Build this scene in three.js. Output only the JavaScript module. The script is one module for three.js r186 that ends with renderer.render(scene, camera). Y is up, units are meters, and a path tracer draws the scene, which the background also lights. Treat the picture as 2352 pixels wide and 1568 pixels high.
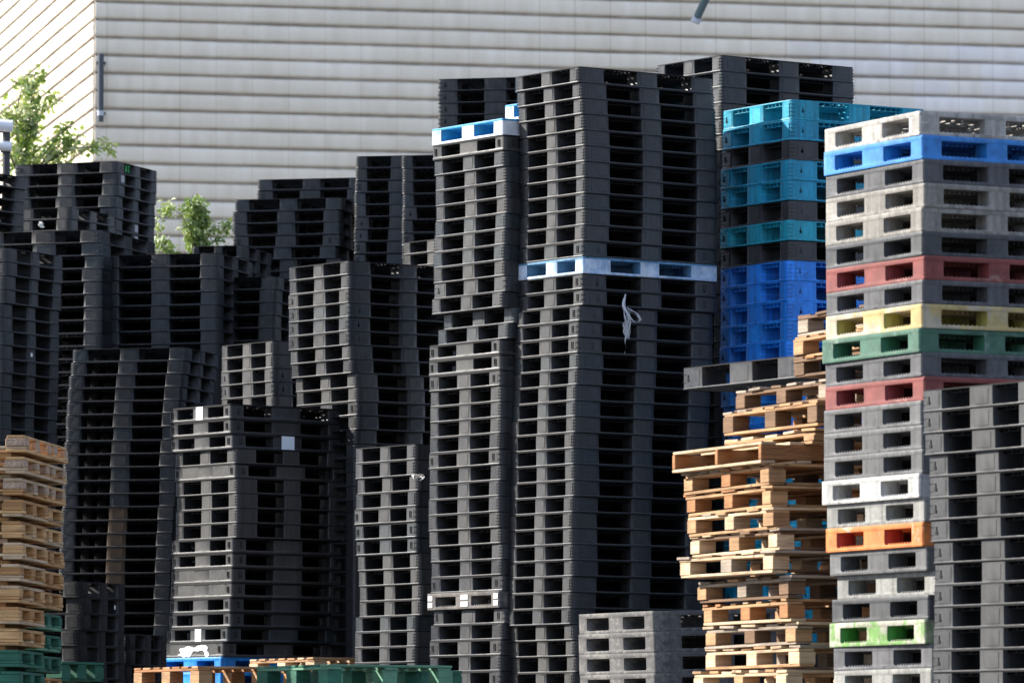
import * as THREE from 'three';
import { mergeGeometries, toCreasedNormals } from 'three/addons/utils/BufferGeometryUtils.js';

// ------------------------------------------------------------------ camera, sky, sun, exposure
const scene = new THREE.Scene();
const F = 13200, VW = 2352, VH = 1568, HORIZON = 1780, EYE = 1.5;   // lens measured on a 2352 x 1568 view
const camera = new THREE.PerspectiveCamera(2 * Math.atan(VH / 2 / F) * 180 / Math.PI, VW / VH, 1, 2000);
camera.position.set(0, EYE, 0);
camera.rotation.set(Math.atan((HORIZON - VH / 2) / F), 0, 0);
camera.focus = 41.5; camera.userData.fStop = 7;
camera.updateMatrixWorld(); camera.updateProjectionMatrix();

const SKY = 0.72;
const SUN_AZ = [-0.972, -0.235], SUN_EL = 32.5 * Math.PI / 180;
const sunDir = new THREE.Vector3(SUN_AZ[0], 0, SUN_AZ[1]).normalize().multiplyScalar(Math.cos(SUN_EL)).setY(Math.sin(SUN_EL));
{ // a hazy summer sky: pale towards the horizon, brighter around the sun, thin cloud
  const w = 512, h = 256, d = new Float32Array(w * h * 4), v = new THREE.Vector3();
  const n3 = (x, y, z) => { let s = 0, a = 0.5; for (let o = 0; o < 4; o++) { s += a * (Math.sin(x * 3.1 + 1.3 * o + Math.sin(y * 4.3 + o)) * Math.sin(z * 3.7 - 0.7 * o + Math.sin(x * 2.9)) * 0.5 + 0.5); x *= 2.1; y *= 2.1; z *= 2.1; a *= 0.5; } return s / 0.94; };
  for (let j = 0; j < h; j++) for (let i = 0; i < w; i++) {
    const el = (j + 0.5) / h * Math.PI - Math.PI / 2, az = (i + 0.5) / w * 2 * Math.PI - Math.PI;
    v.set(Math.cos(el) * Math.cos(az), Math.sin(el), Math.cos(el) * Math.sin(az));
    const up = Math.max(v.y, 0), t = Math.pow(1 - up, 2.2), c = v.dot(sunDir), glow = 0.55 * Math.exp((c - 1) * 7) + 1.2 * Math.exp((c - 1) * 60);
    const k = Math.max(up, 0.05), cl = Math.min(1, Math.max(0, (n3(v.x / (k + 0.4), 0.5, v.z / (k + 0.4)) - 0.42) * 3)) * 0.55;
    const base = [0.20 + 0.29 * t, 0.33 + 0.28 * t, 0.63 + 0.17 * t], q = (j * w + i) * 4;
    for (let m = 0; m < 3; m++) d[q + m] = SKY * ((base[m] * (1 - cl) + 0.85 * cl) + glow * [1, 0.95, 0.86][m]) * (v.y < 0 ? 0.5 : 1);
    d[q + 3] = 1;
  }
  const t = new THREE.DataTexture(d, w, h, THREE.RGBAFormat, THREE.FloatType); t.mapping = THREE.EquirectangularReflectionMapping; t.magFilter = t.minFilter = THREE.LinearFilter; t.needsUpdate = true;
  scene.background = t; scene.environment = t;
}
const sun = new THREE.DirectionalLight(new THREE.Color(1, 0.94, 0.86), 5);
sun.position.copy(sunDir).multiplyScalar(120).add(new THREE.Vector3(0, 0, -45)); sun.target.position.set(0, 3, -45);
sun.castShadow = true; sun.shadow.mapSize.set(4096, 4096);
Object.assign(sun.shadow.camera, { left: -40, right: 40, top: 30, bottom: -30, near: 10, far: 260 });
scene.add(sun, sun.target);
const renderer = new THREE.WebGLRenderer({ antialias: true });
renderer.toneMapping = THREE.LinearToneMapping; renderer.toneMappingExposure = 2.3;
renderer.shadowMap.enabled = true;

// ------------------------------------------------------------------ small helpers
let seed = 7;
const rnd = () => { seed = (seed + 0x6D2B79F5) | 0; let t = Math.imul(seed ^ seed >>> 15, 1 | seed); t = t + Math.imul(t ^ t >>> 7, 61 | t) ^ t; return ((t ^ t >>> 14) >>> 0) / 4294967296; };
const rr = (a, b) => a + (b - a) * rnd();
const pick = a => a[Math.floor(rnd() * a.length)];
const used = {};
function numbered(n) { const k = used[n] = (used[n] ?? -1) + 1; return k ? `${n}_${String(k).padStart(3, '0')}` : n; }
function tag(o, label, category, group, kind) {
  if (label) o.userData.label = label; if (category) o.userData.category = category;
  if (group) o.userData.group = group; if (kind) o.userData.kind = kind; return o;
}
function mesh(name, geo, mat, parent) {
  const m = new THREE.Mesh(geo, mat); m.name = name; m.castShadow = m.receiveShadow = true;
  if (parent) parent.add(m); return m;
}
const RIGHT = new THREE.Vector3(), UP = new THREE.Vector3(), BACK = new THREE.Vector3();
camera.matrixWorld.extractBasis(RIGHT, UP, BACK);
function at(vx, vy, D) {                               // a point at ground distance D from the photographer
  const d = BACK.clone().negate().addScaledVector(RIGHT, (vx - VW / 2) / F).addScaledVector(UP, (VH / 2 - vy) / F);
  return d.multiplyScalar(D / -d.z).add(camera.position);
}
function viewX(p) { const q = p.clone().project(camera); return (q.x + 1) / 2 * VW; }
function viewY(p) { const q = p.clone().project(camera); return (1 - q.y) / 2 * VH; }
const ORD = ['topmost', 'second', 'third', 'fourth', 'fifth', 'sixth', 'seventh', 'eighth', 'ninth', 'tenth', 'eleventh', 'twelfth', 'thirteenth', 'fourteenth', 'fifteenth', 'sixteenth', 'seventeenth', 'eighteenth', 'nineteenth', 'twentieth'];
const ordinal = i => i < 20 ? ORD[i] : i < 30 ? (i === 20 ? 'twenty-first' : 'twenty-' + ORD[i - 20]).replace('twenty-first', 'twenty-first') : i < 40 ? (i === 30 ? 'thirty-first' : 'thirty-' + ORD[i - 30]) : 'forty-' + ORD[i - 40];
function ordFix(i) { const n = i + 1; if (n <= 20) return ORD[i]; const t = ['', '', 'twent', 'thirt', 'fort'][Math.floor(n / 10)], u = n % 10; return u ? `${t}y-${u === 1 ? 'first' : ORD[u - 1]}` : `${t}ieth`; }

// ------------------------------------------------------------------ textures
function hash(x, y, s) { let h = Math.imul(x, 374761393) ^ Math.imul(y, 668265263) ^ Math.imul(s, 1274126177); h = Math.imul(h ^ h >>> 13, 1274126177); return ((h ^ h >>> 16) >>> 0) / 4294967296; }
function vnoise(x, y, px, py, s) {
  const xi = Math.floor(x), yi = Math.floor(y), fx = x - xi, fy = y - yi, u = fx * fx * (3 - 2 * fx), v = fy * fy * (3 - 2 * fy);
  const w = (a, b) => hash(((a % px) + px) % px, ((b % py) + py) % py, s);
  return (w(xi, yi) * (1 - u) + w(xi + 1, yi) * u) * (1 - v) + (w(xi, yi + 1) * (1 - u) + w(xi + 1, yi + 1) * u) * v;
}
function fbm(u, v, fx, fy, s, oct = 4) { let a = 0, w = 0.5, t = 0; for (let i = 0; i < oct; i++) { a += w * vnoise(u * fx, v * fy, fx, fy, s + i); t += w; w *= 0.5; fx *= 2; fy *= 2; } return a / t; }
const clamp = (x, a = 0, b = 1) => Math.min(b, Math.max(a, x));
const step = (a, b, x) => { const t = clamp((x - a) / (b - a)); return t * t * (3 - 2 * t); };
function tex(w, h, fn, srgb = true, repeat = [1, 1]) {
  const d = new Uint8Array(w * h * 4);
  for (let y = 0; y < h; y++) for (let x = 0; x < w; x++) {
    const c = fn(x / w, y / h), k = (y * w + x) * 4;
    for (let i = 0; i < 3; i++) { const l = clamp(c[i] ?? c[0]); d[k + i] = Math.round(255 * (srgb ? (l <= 0.0031308 ? l * 12.92 : 1.055 * l ** (1 / 2.4) - 0.055) : l)); }
    d[k + 3] = 255;
  }
  const t = new THREE.DataTexture(d, w, h, THREE.RGBAFormat);
  t.colorSpace = srgb ? THREE.SRGBColorSpace : THREE.NoColorSpace;
  t.wrapS = t.wrapT = THREE.RepeatWrapping; t.magFilter = THREE.LinearFilter; t.minFilter = THREE.LinearMipmapLinearFilter; t.generateMipmaps = true;
  t.repeat.set(...repeat); t.needsUpdate = true; return t;
}
// worn moulded plastic: dust streaks, scuffs, vertical wipe marks; uv is in metres, the tile is 1.6 m
const REP = [1 / 1.6, 1 / 1.6];
const scuff = s => tex(512, 512, (u, v) => {
  const big = fbm(u, v, 5, 5, s), streak = fbm(u, v, 60, 4, s + 20, 3), fine = fbm(u, v, 90, 90, s + 40, 2), sc = fbm(u, v, 8, 140, s + 60, 2);
  let c = 0.62 + 0.26 * (big - 0.5) + 0.52 * (streak - 0.5) + 0.2 * (fine - 0.5);
  if (sc > 0.72 && big > 0.5) c += 0.22;
  return [c];
}, true, REP);
const SC = [scuff(11), scuff(133), scuff(277)];
const RGH = tex(512, 512, (u, v) => { const c = 0.72 + 0.5 * (fbm(u, v, 6, 9, 500) - 0.5) + 0.25 * (fbm(u, v, 70, 30, 520, 2) - 0.5); return [1, c, 0]; }, false, REP);
const BMP = tex(512, 512, (u, v) => [0.5 + 0.6 * (fbm(u, v, 14, 10, 610) - 0.5) + 0.25 * (fbm(u, v, 90, 60, 640, 2) - 0.5)], false, REP);
// two-tone wear: face colour rubbed through to a second colour
const wear = (a, b, lo, hi, s, vert = 20) => tex(512, 512, (u, v) => {
  const m = step(lo, hi, 0.55 * fbm(u, v, 5, 9, s) + 0.3 * fbm(u, v, 40, vert, s + 9, 3) + 0.15 * fbm(u, v, 120, 120, s + 21, 2));
  const g = 0.8 + 0.4 * (fbm(u, v, 30, 30, s + 33, 3) - 0.5) * 1.4;
  return [0, 1, 2].map(i => (a[i] * (1 - m) + b[i] * m) * g);
}, true, REP);
const plasticCache = {};
function plastic(rgb, rough = 0.6, v = 0) {
  const key = rgb.join() + rough + v; if (plasticCache[key]) return plasticCache[key];
  const m = new THREE.MeshPhysicalMaterial({ color: new THREE.Color().setRGB(...rgb), ior: rough > 0.8 ? 1.4 : rgb[2] < 0.1 ? 1.57 : 1.5, map: SC[v % 3], roughness: rough / 0.72, roughnessMap: RGH, bumpMap: BMP, bumpScale: 0.002 });
  m.name = 'moulded_plastic'; return plasticCache[key] = m;
}
function worn(map, rough = 0.75) { const m = new THREE.MeshStandardMaterial({ map, roughness: rough, bumpMap: BMP, bumpScale: 0.002 }); m.name = 'worn_plastic'; return m; }
const SLOT_SHADE = new THREE.MeshStandardMaterial({ color: new THREE.Color().setRGB(0.006, 0.006, 0.007), roughness: 0.9 }); SLOT_SHADE.name = 'slot_shade';  // near-black that paints the shade inside key and clip slots
const PAPER = new THREE.MeshStandardMaterial({ color: new THREE.Color().setRGB(0.78, 0.77, 0.74), roughness: 0.8 }); PAPER.name = 'paper';

// ------------------------------------------------------------------ geometry helpers
function boxUV(g) {                                    // uv in metres from the dominant axis of each face
  if (g.index) g = g.toNonIndexed();
  const p = g.attributes.position, n = p.count, uv = new Float32Array(n * 2), a = new THREE.Vector3(), b = new THREE.Vector3(), c = new THREE.Vector3();
  for (let i = 0; i < n; i += 3) {
    a.fromBufferAttribute(p, i); b.fromBufferAttribute(p, i + 1); c.fromBufferAttribute(p, i + 2);
    const nn = b.clone().sub(a).cross(c.clone().sub(a)), ax = Math.abs(nn.x), ay = Math.abs(nn.y), az = Math.abs(nn.z);
    [a, b, c].forEach((q, k) => { const [s, t] = ay >= ax && ay >= az ? [q.x, q.z] : ax >= az ? [q.z + 0.37, q.y] : [q.x + 0.71, q.y]; uv[(i + k) * 2] = s; uv[(i + k) * 2 + 1] = t; });
  }
  g.setAttribute('uv', new THREE.BufferAttribute(uv, 2)); return g;
}
function bx(w, h, d, x = 0, y = 0, z = 0, ry = 0) { const g = new THREE.BoxGeometry(w, h, d); if (ry) g.rotateY(ry); g.translate(x, y, z); return g; }
function finish(list, crease = 0.6) {
  const flat = list.map(g => { g = g.index ? g.toNonIndexed() : g; for (const k of Object.keys(g.attributes)) if (k !== 'position') g.deleteAttribute(k); g.computeVertexNormals(); return g; });
  let g = flat.length > 1 ? mergeGeometries(flat) : flat[0];
  g = toCreasedNormals(g, crease); return boxUV(g);
}
function chamferBox(w, h, d, c) {                      // box with chamfered edges
  const pts = [], hx = w / 2, hy = h / 2, hz = d / 2, P = [];
  const id = (sx, sy, sz, ax) => [sx * (hx - (ax === 0 ? 0 : c)), sy * (hy - (ax === 1 ? 0 : c)), sz * (hz - (ax === 2 ? 0 : c))];
  const quad = (a, b, cc, dd, n) => { const e1 = b.map((v, i) => v - a[i]), e2 = cc.map((v, i) => v - a[i]); const nx = e1[1] * e2[2] - e1[2] * e2[1], ny = e1[2] * e2[0] - e1[0] * e2[2], nz = e1[0] * e2[1] - e1[1] * e2[0]; const q = nx * n[0] + ny * n[1] + nz * n[2] > 0 ? [a, b, cc, a, cc, dd] : [a, cc, b, a, dd, cc]; q.forEach(v => P.push(...v)); };
  for (const s of [-1, 1]) {
    quad(id(s, -1, -1, 0), id(s, 1, -1, 0), id(s, 1, 1, 0), id(s, -1, 1, 0), [s, 0, 0]);
    quad(id(-1, s, -1, 1), id(1, s, -1, 1), id(1, s, 1, 1), id(-1, s, 1, 1), [0, s, 0]);
    quad(id(-1, -1, s, 2), id(1, -1, s, 2), id(1, 1, s, 2), id(-1, 1, s, 2), [0, 0, s]);
  }
  for (const a of [-1, 1]) for (const b of [-1, 1]) {
    quad(id(a, b, -1, 0), id(a, b, 1, 0), id(a, b, 1, 1), id(a, b, -1, 1), [a, b, 0]);
    quad(id(a, -1, b, 0), id(a, 1, b, 0), id(a, 1, b, 2), id(a, -1, b, 2), [a, 0, b]);
    quad(id(-1, a, b, 1), id(1, a, b, 1), id(1, a, b, 2), id(-1, a, b, 2), [0, a, b]);
    for (const e of [-1, 1]) { const A = id(a, b, e, 0), B = id(a, b, e, 1), C = id(a, b, e, 2); quad(A, B, C, C, [a, b, e]); P.length -= 9; }
  }
  const g = new THREE.BufferGeometry(); g.setAttribute('position', new THREE.BufferAttribute(new Float32Array(P), 3)); g.computeVertexNormals(); return g;
}
function roundRect(shape, x0, y0, x1, y1, r) {
  shape.moveTo(x0 + r, y0); shape.lineTo(x1 - r, y0); shape.absarc(x1 - r, y0 + r, r, -Math.PI / 2, 0); shape.lineTo(x1, y1 - r); shape.absarc(x1 - r, y1 - r, r, 0, Math.PI / 2);
  shape.lineTo(x0 + r, y1); shape.absarc(x0 + r, y1 - r, r, Math.PI / 2, Math.PI); shape.lineTo(x0, y0 + r); shape.absarc(x0 + r, y0 + r, r, Math.PI, Math.PI * 1.5); return shape;
}
function slab(hx, hz, R, y0, y1, bev, holes = []) {    // flat plate with rounded corners and rectangular holes
  const bs = bev * 0.42, s = roundRect(new THREE.Shape(), -hx + bs, -hz + bs, hx - bs, hz - bs, Math.max(R - bs, 0.002));   // steep chamfer
  for (const [a, b, c, d] of holes) s.holes.push(roundRect(new THREE.Path(), a, b, c, d, 0.012));
  const g = new THREE.ExtrudeGeometry(s, { depth: y1 - y0 - 2 * bev, bevelEnabled: true, bevelThickness: bev, bevelSize: bs, bevelSegments: 1, curveSegments: 4 });
  g.rotateX(-Math.PI / 2); g.translate(0, y0 + bev, 0); return g;
}
// one leg of a moulded pallet: a rounded rectangle swept up with fillets that flare into deck and base
function leg(x0, x1, z0, z1, P) {
  const { hx, hz, R, y0, y1, rb, rt } = P, lev = [];
  for (let i = 0; i <= 3; i++) { const a = i / 3 * Math.PI / 2; lev.push([y0 + rb * (1 - Math.cos(a)), rb * (1 - Math.sin(a))]); }
  for (let i = 3; i >= 0; i--) { const a = i / 3 * Math.PI / 2; lev.push([y1 - rt * (1 - Math.cos(a)), rt * (1 - Math.sin(a))]); }
  const e = 1e-6, oX0 = x0 <= -hx + e, oX1 = x1 >= hx - e, oZ0 = z0 <= -hz + e, oZ1 = z1 >= hz - e, pos = [], N = 16;
  for (const [y, o] of lev) {
    const X0 = oX0 ? x0 : x0 - o, X1 = oX1 ? x1 : x1 + o, Z0 = oZ0 ? z0 : z0 - o, Z1 = oZ1 ? z1 : z1 + o;
    const cs = [[X1, Z1, 1, 1, oX1 && oZ1], [X0, Z1, -1, 1, oX0 && oZ1], [X0, Z0, -1, -1, oX0 && oZ0], [X1, Z0, 1, -1, oX1 && oZ0]];
    cs.forEach(([cx, cz, sx, sz, out], q) => { const r = out ? R : 0.006; for (let k = 0; k < 4; k++) { const a = q * Math.PI / 2 + k / 3 * Math.PI / 2; pos.push([cx - sx * r + r * Math.cos(a), y, cz - sz * r + r * Math.sin(a)]); } });
  }
  const P3 = [];
  for (let l = 0; l < lev.length - 1; l++) for (let k = 0; k < N; k++) {
    const a = pos[l * N + k], b = pos[l * N + (k + 1) % N], c = pos[(l + 1) * N + k], d = pos[(l + 1) * N + (k + 1) % N];
    P3.push(...a, ...c, ...b, ...b, ...c, ...d);
  }
  const g = new THREE.BufferGeometry(); g.setAttribute('position', new THREE.BufferAttribute(new Float32Array(P3), 3)); g.computeVertexNormals(); return g;
}
function outerSplit(g, hx, hz) {                       // group 0: the outside faces, group 1: the fork openings' inside
  const p = g.attributes.position, n = g.attributes.normal, A = [], B = [];
  for (let i = 0; i < p.count; i += 3) {
    let cx = 0, cz = 0, nx = 0, nz = 0; for (let k = 0; k < 3; k++) { cx += p.getX(i + k) / 3; cz += p.getZ(i + k) / 3; nx += n.getX(i + k) / 3; nz += n.getZ(i + k) / 3; }
    const out = (Math.abs(cx) > hx - 0.02 && nx * Math.sign(cx) > 0.5) || (Math.abs(cz) > hz - 0.02 && nz * Math.sign(cz) > 0.5);
    (out ? A : B).push(i, i + 1, i + 2);
  }
  g.setIndex([...A, ...B]); g.clearGroups(); g.addGroup(0, A.length, 0); g.addGroup(A.length, B.length, 1); return g;
}

// ------------------------------------------------------------------ moulded pallets
// A thin-lipped export pallet, T the taller one with rib bands, B framed with windows, D framed with a closed side, C heavy duty
const TYPES = {
  A: { R: 0.035, lip: 0.010, over: 0.0035, rim: 0.008, band: 0.017, rb: 0.012, rt: 0.004, fl: [[0, 0.18], [0.425, 0.575], [0.83, 1]], fw: [[0, 0.15], [0.415, 0.58], [0.86, 1]], ticks: 4 },
  T: { R: 0.045, lip: 0.012, over: 0.004, rim: 0.010, band: 0.026, rb: 0.018, rt: 0.003, fl: [[0, 0.2], [0.42, 0.58], [0.82, 1]], fw: [[0, 0.14], [0.40, 0.60], [0.83, 1]], ticks: 4, key: true },
  K: { R: 0.03, lip: 0.009, over: 0.004, rim: 0.007, band: 0.016, rb: 0.010, rt: 0.004, fl: [[0, 0.18], [0.425, 0.575], [0.83, 1]], fw: [[0, 0.165], [0.38, 0.58], [0.82, 1]], ticks: 2, key: true },
  B: { R: 0.03, lip: 0.020, over: 0.003, rim: 0.016, band: 0, rb: 0.014, rt: 0.012, fl: [[0, 0.115], [0.37, 0.63], [0.885, 1]], fw: [[0, 0.125], [0.37, 0.61], [0.86, 1]], clip: true },
  U: { R: 0.03, lip: 0.011, over: 0.005, rim: 0.012, band: 0.012, rb: 0.010, rt: 0.006, fl: [[0, 0.17], [0.425, 0.575], [0.83, 1]], fw: [[0, 0.16], [0.41, 0.6], [0.85, 1]], clip: true, ticks: 2 },
  C: { R: 0.018, lip: 0.020, over: 0, rim: 0.029, band: 0, rb: 0.016, rt: 0.012, fl: [[0, 0.13], [0.43, 0.57], [0.87, 1]], fw: [[0, 0.115], [0.385, 0.60], [0.875, 1]], comb: true, solid: true },
  H: { R: 0.02, lip: 0.022, over: 0, rim: 0.032, band: 0, rb: 0.016, rt: 0.014, fl: [[0, 0.2], [0.43, 0.58], [0.85, 1]], fw: [[0, 0.12], [0.40, 0.59], [0.88, 1]], solid: true },
};
TYPES.W = { R: 0.02, lip: 0.017, over: 0, rim: 0.017, band: 0, rb: 0.006, rt: 0.005, fl: [[0, 0.2], [0.42, 0.56], [0.80, 1]], fw: [[0, 0.13], [0.40, 0.57], [0.86, 1]], solid: true };
TYPES.D = { ...TYPES.B, closed: true };
const geoCache = {};
function keySlot() {                                    // dark plate for the shade in a tear-shaped hang hole
  const s = new THREE.Shape(); s.moveTo(-0.003, 0.034); s.lineTo(0.003, 0.034); s.lineTo(0.0045, 0.012); s.absarc(0, 0, 0.0115, 1.1, Math.PI - 1.1 + 2 * Math.PI - 2 * Math.PI, true); s.lineTo(-0.0045, 0.012);
  return new THREE.ExtrudeGeometry(s, { depth: 0.004, bevelEnabled: false, curveSegments: 8 });
}
function clipSlot() {                                   // dark bars for the shade in a U-shaped clip slot
  const gs = [bx(0.006, 0.052, 0.004, -0.009, 0, 0.002), bx(0.006, 0.052, 0.004, 0.009, 0, 0.002), bx(0.012, 0.010, 0.004, 0, -0.021, 0.002)];
  return mergeGeometries(gs);
}
function onFace(g, face, u, y, hx, hz, eps = 0.0008) {  // put a flat geometry (+z outward) on an outer face
  g = g.clone();
  if (face === 'left') { g.rotateY(-Math.PI / 2); g.translate(-hx - eps + 0.003 - 0.003, y, u); } else g.translate(u, y, hz + eps);
  return g;
}
function palletGeo(type, W, L, h) {
  const key = [type, W.toFixed(3), L.toFixed(3), h.toFixed(4)].join(); if (geoCache[key]) return geoCache[key];
  const T = TYPES[type], hx = L / 2, hz = W / 2, P = { hx, hz, R: T.R, y0: T.lip - 0.002, y1: h - T.rim - (T.solid || !T.band ? 0 : 0) + 0.002, rb: T.rb, rt: T.rt };
  const xs = T.fl.map(([a, b]) => [-hx + a * L, -hx + b * L]), zs = T.fw.map(([a, b]) => [hz - b * W, hz - a * W]).reverse();
  const out = { blocks: [], slots: [] };
  // bottom frame
  const gx = [[xs[0][1] + 0.02, xs[1][0] - 0.02], [xs[1][1] + 0.02, xs[2][0] - 0.02]], gz = [[zs[0][1] + 0.02, zs[1][0] - 0.02], [zs[1][1] + 0.02, zs[2][0] - 0.02]];
  const holes = []; for (const [a, b] of gx) for (const [c, d] of gz) holes.push([a, -d, b, -c]);
  const bot = [slab(hx + T.over, hz + T.over, T.R + T.over, 0, T.lip, Math.min(0.0042, T.lip * 0.42), holes)];
  if (type === 'K' || type === 'A') { for (const [a, b] of gx) for (const [c, d] of gz) for (let i = 1; i < 5; i++) bot.push(bx(0.012, T.lip * 0.6, d - c, a + (b - a) * i / 5, T.lip * 0.45, (c + d) / 2)); }
  if (T.comb) {
    for (const [a, b] of [[zs[0][1], zs[1][0]], [zs[1][1], zs[2][0]]]) for (let i = 0; i < 9; i++) for (const s of [-1, 1]) { const g = bx(0.022, 0.010, 0.010, 0, 0, 0); g.rotateX(0.6); g.translate(s * (hx - 0.022), T.lip + 0.003, a + (b - a) * (i + 1) / 10); bot.push(g); }
    for (const [a, b] of [[xs[0][1], xs[1][0]], [xs[1][1], xs[2][0]]]) for (let i = 0; i < 9; i++) { const g = bx(0.008, 0.008, 0.016, a + (b - a) * (i + 1) / 10, T.lip + 0.002, hz - 0.02); bot.push(g); }
  }
  out.bottom = finish(bot);
  // top deck: rim, perforated slats, ribs below and the rib band over each fork opening
  const rw = T.solid ? 0.11 : 0.035, top = [slab(hx, hz, T.R, h - T.rim, h, Math.min(0.0035, T.rim * 0.3), [[-hx + rw, -hz + rw, hx - rw, hz - rw]])];
  const nb = Math.round((L - 2 * rw) / (T.solid ? 0.075 : 0.045)), pb = (L - 2 * rw) / nb, sh = Math.min(T.rim, 0.012);
  for (let i = 0; i < nb; i++) top.push(bx(pb * (T.solid ? 0.72 : 0.58), sh - 0.002, W - 2 * rw + 0.01, -hx + rw + (i + 0.5) * pb, h - sh / 2 - 0.001, 0));
  const nr = T.solid ? 5 : 12, rh = Math.max(T.band, 0.014);
  for (let i = 0; i < nr; i++) top.push(bx(L - 2 * rw + 0.01, rh, T.solid ? 0.02 : 0.016, 0, h - T.rim * 0.6 - rh / 2 - 0.002, -hz + rw + (W - 2 * rw) * (i + 0.5) / nr));
  if (T.band) for (const s of [-1, 1]) {
    const yb = h - T.rim - T.band / 2 + 0.001, pit = type === 'T' ? 0.05 : 0.036;
    for (const [a, b] of [[xs[0][1], xs[1][0]], [xs[1][1], xs[2][0]]]) {
      const n = Math.round((b - a) / pit); for (let i = 1; i < n; i++) top.push(bx(0.005, T.band, 0.05, a + (b - a) * i / n, yb, s * (hz - (type === 'T' ? 0.035 : 0.06))));
      top.push(bx(b - a, 0.004, 0.012, (a + b) / 2, h - T.rim - T.band, s * (hz - (type === 'T' ? 0.017 : 0.04))));
    }
    for (const [a, b] of [[zs[0][1], zs[1][0]], [zs[1][1], zs[2][0]]]) {
      const n = Math.round((b - a) / pit); for (let i = 1; i < n; i++) top.push(bx(0.05, T.band, 0.005, s * (hx - (type === 'T' ? 0.035 : 0.06)), yb, a + (b - a) * i / n));
      top.push(bx(0.012, 0.004, b - a, s * (hx - (type === 'T' ? 0.017 : 0.04)), h - T.rim - T.band, (a + b) / 2));
    }
  } else for (const s of [-1, 1]) {                     // short ribs that show under the window's top edge
    for (const [a, b] of [[xs[0][1], xs[1][0]], [xs[1][1], xs[2][0]]]) for (let i = 1; i < 9; i++) top.push(bx(0.006, 0.016, 0.06, a + (b - a) * i / 9, h - T.rim - 0.006, s * (hz - rw - 0.02)));
    for (const [a, b] of [[zs[0][1], zs[1][0]], [zs[1][1], zs[2][0]]]) for (let i = 1; i < 9; i++) top.push(bx(0.06, 0.016, 0.006, s * (hx - rw - 0.02), h - T.rim - 0.006, a + (b - a) * i / 9));
  }
  out.top = finish(top);
  // nine legs, with anti-slip fins on the corners and raised panels on the outer middle legs
  xs.forEach(([x0, x1], i) => zs.forEach(([z0, z1], k) => {
    const gs = [leg(x0, x1, z0, z1, P)], cx = i !== 1, cz = k !== 1;
    if (cx && cz && T.ticks) for (let t = 0; t < T.ticks; t++) {
      const sx = i ? 1 : -1, sz = k ? 1 : -1, y = T.lip + (h - T.lip - T.rim) * (t + 0.7) / (T.ticks + 0.4);
      const g = bx(0.034, 0.0035, 0.012, 0, 0, 0); g.rotateY(-Math.atan2(sz, sx) + Math.PI / 2); g.translate(sx * (hx - T.R * 0.293), y, sz * (hz - T.R * 0.293)); gs.push(g);
      gs.push(bx(0.010, 0.0035, 0.03, sx * (hx - 0.001), y, sz * (hz - T.R - 0.012)));
    }
    if (!T.solid && !T.closed && T.band) {
      const ph = (h - T.lip - T.rim) * 0.8, py = T.lip + (h - T.lip - T.rim) * 0.48;
      if (cx) gs.push(bx(0.004, ph, (z1 - z0) * 0.62, (i ? 1 : -1) * hx, py, (z0 + z1) / 2 - (cz ? (k ? 1 : -1) * 0.012 : 0)));
      if (cz) gs.push(bx((x1 - x0) * 0.66, ph, 0.004, (x0 + x1) / 2 - (cx ? (i ? 1 : -1) * 0.012 : 0), py, (k ? 1 : -1) * hz));
    }
    out.blocks.push(outerSplit(finish(gs, 0.9), hx, hz));
  }));
  if (T.closed) {
    const hh = h - T.lip - T.rim + 0.004, yy = (T.lip + h - T.rim) / 2;
    out.walls = [[bx(0.02, hh, zs[1][0] - zs[0][1] + 0.01, -hx + 0.0105, yy, (zs[0][1] + zs[1][0]) / 2)], [bx(0.02, hh, zs[2][0] - zs[1][1] + 0.01, -hx + 0.0105, yy, (zs[1][1] + zs[2][0]) / 2)]].map(w => finish(w));
  }
  const ym = (T.lip + h - T.rim) / 2, zl = hz - T.fw[0][1] * W, zf = -hz + (1 - T.fw[2][0]) * W, xl = -hx + T.fl[0][1] * L, xf = hx - (1 - T.fl[2][0]) * L;
  if (T.key) for (const [f, u] of [['left', -hz + 0.075], ['right', -hx + 0.095], ['right', hx - 0.08]]) out.slots.push(['key_slot_shade', finish([onFace(keySlot(), f, u, ym - 0.012, hx, hz, f === 'left' ? 0.002 : -0.002)])]);
  if (T.clip) for (const [f, u] of [['left', zl + (hz - zl) * 0.42], ['left', -hz + (zf + hz) * 0.42], ['right', -hx + (xl + hx) * 0.6], ['right', hx - (hx - xf) * 0.6]]) out.slots.push(['clip_slot_shade', finish([onFace(clipSlot(), f, u, ym, hx, hz, f === 'left' ? 0.002 : -0.002)])]);
  return geoCache[key] = out;
}
// colours: [outside materials], [inside materials]
const tones = (rgb, k, rough) => [0, 1, 2].map(v => plastic(rgb.map(c => c * (1 + (v - 1) * k)), rough, v));
const black = [[0.013, 0.0135, 0.016, 0.46], [0.017, 0.018, 0.021, 0.5], [0.022, 0.023, 0.026, 0.53], [0.031, 0.032, 0.034, 0.56], [0.014, 0.022, 0.026, 0.49], [0.027, 0.026, 0.025, 0.52]].map(c => tones(c.slice(0, 3), 0.14, c[3]));
const DEEP_SHADE = new THREE.MeshPhysicalMaterial({ color: new THREE.Color().setRGB(0.006, 0.006, 0.007), roughness: 0.8, ior: 1.35 }); DEEP_SHADE.name = 'moulded_plastic';  // near-black copy: shade painted into decks and deep legs
const INNER_SHADE = plastic([0.017, 0.0175, 0.019], 0.5, 1);  // darker copy that paints shade inside the fork openings
const blackDull = [tones([0.036, 0.036, 0.037], 0.14, 0.6), tones([0.029, 0.029, 0.030], 0.14, 0.6)], blackWarm = [tones([0.042, 0.040, 0.036], 0.1, 0.5)];
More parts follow.
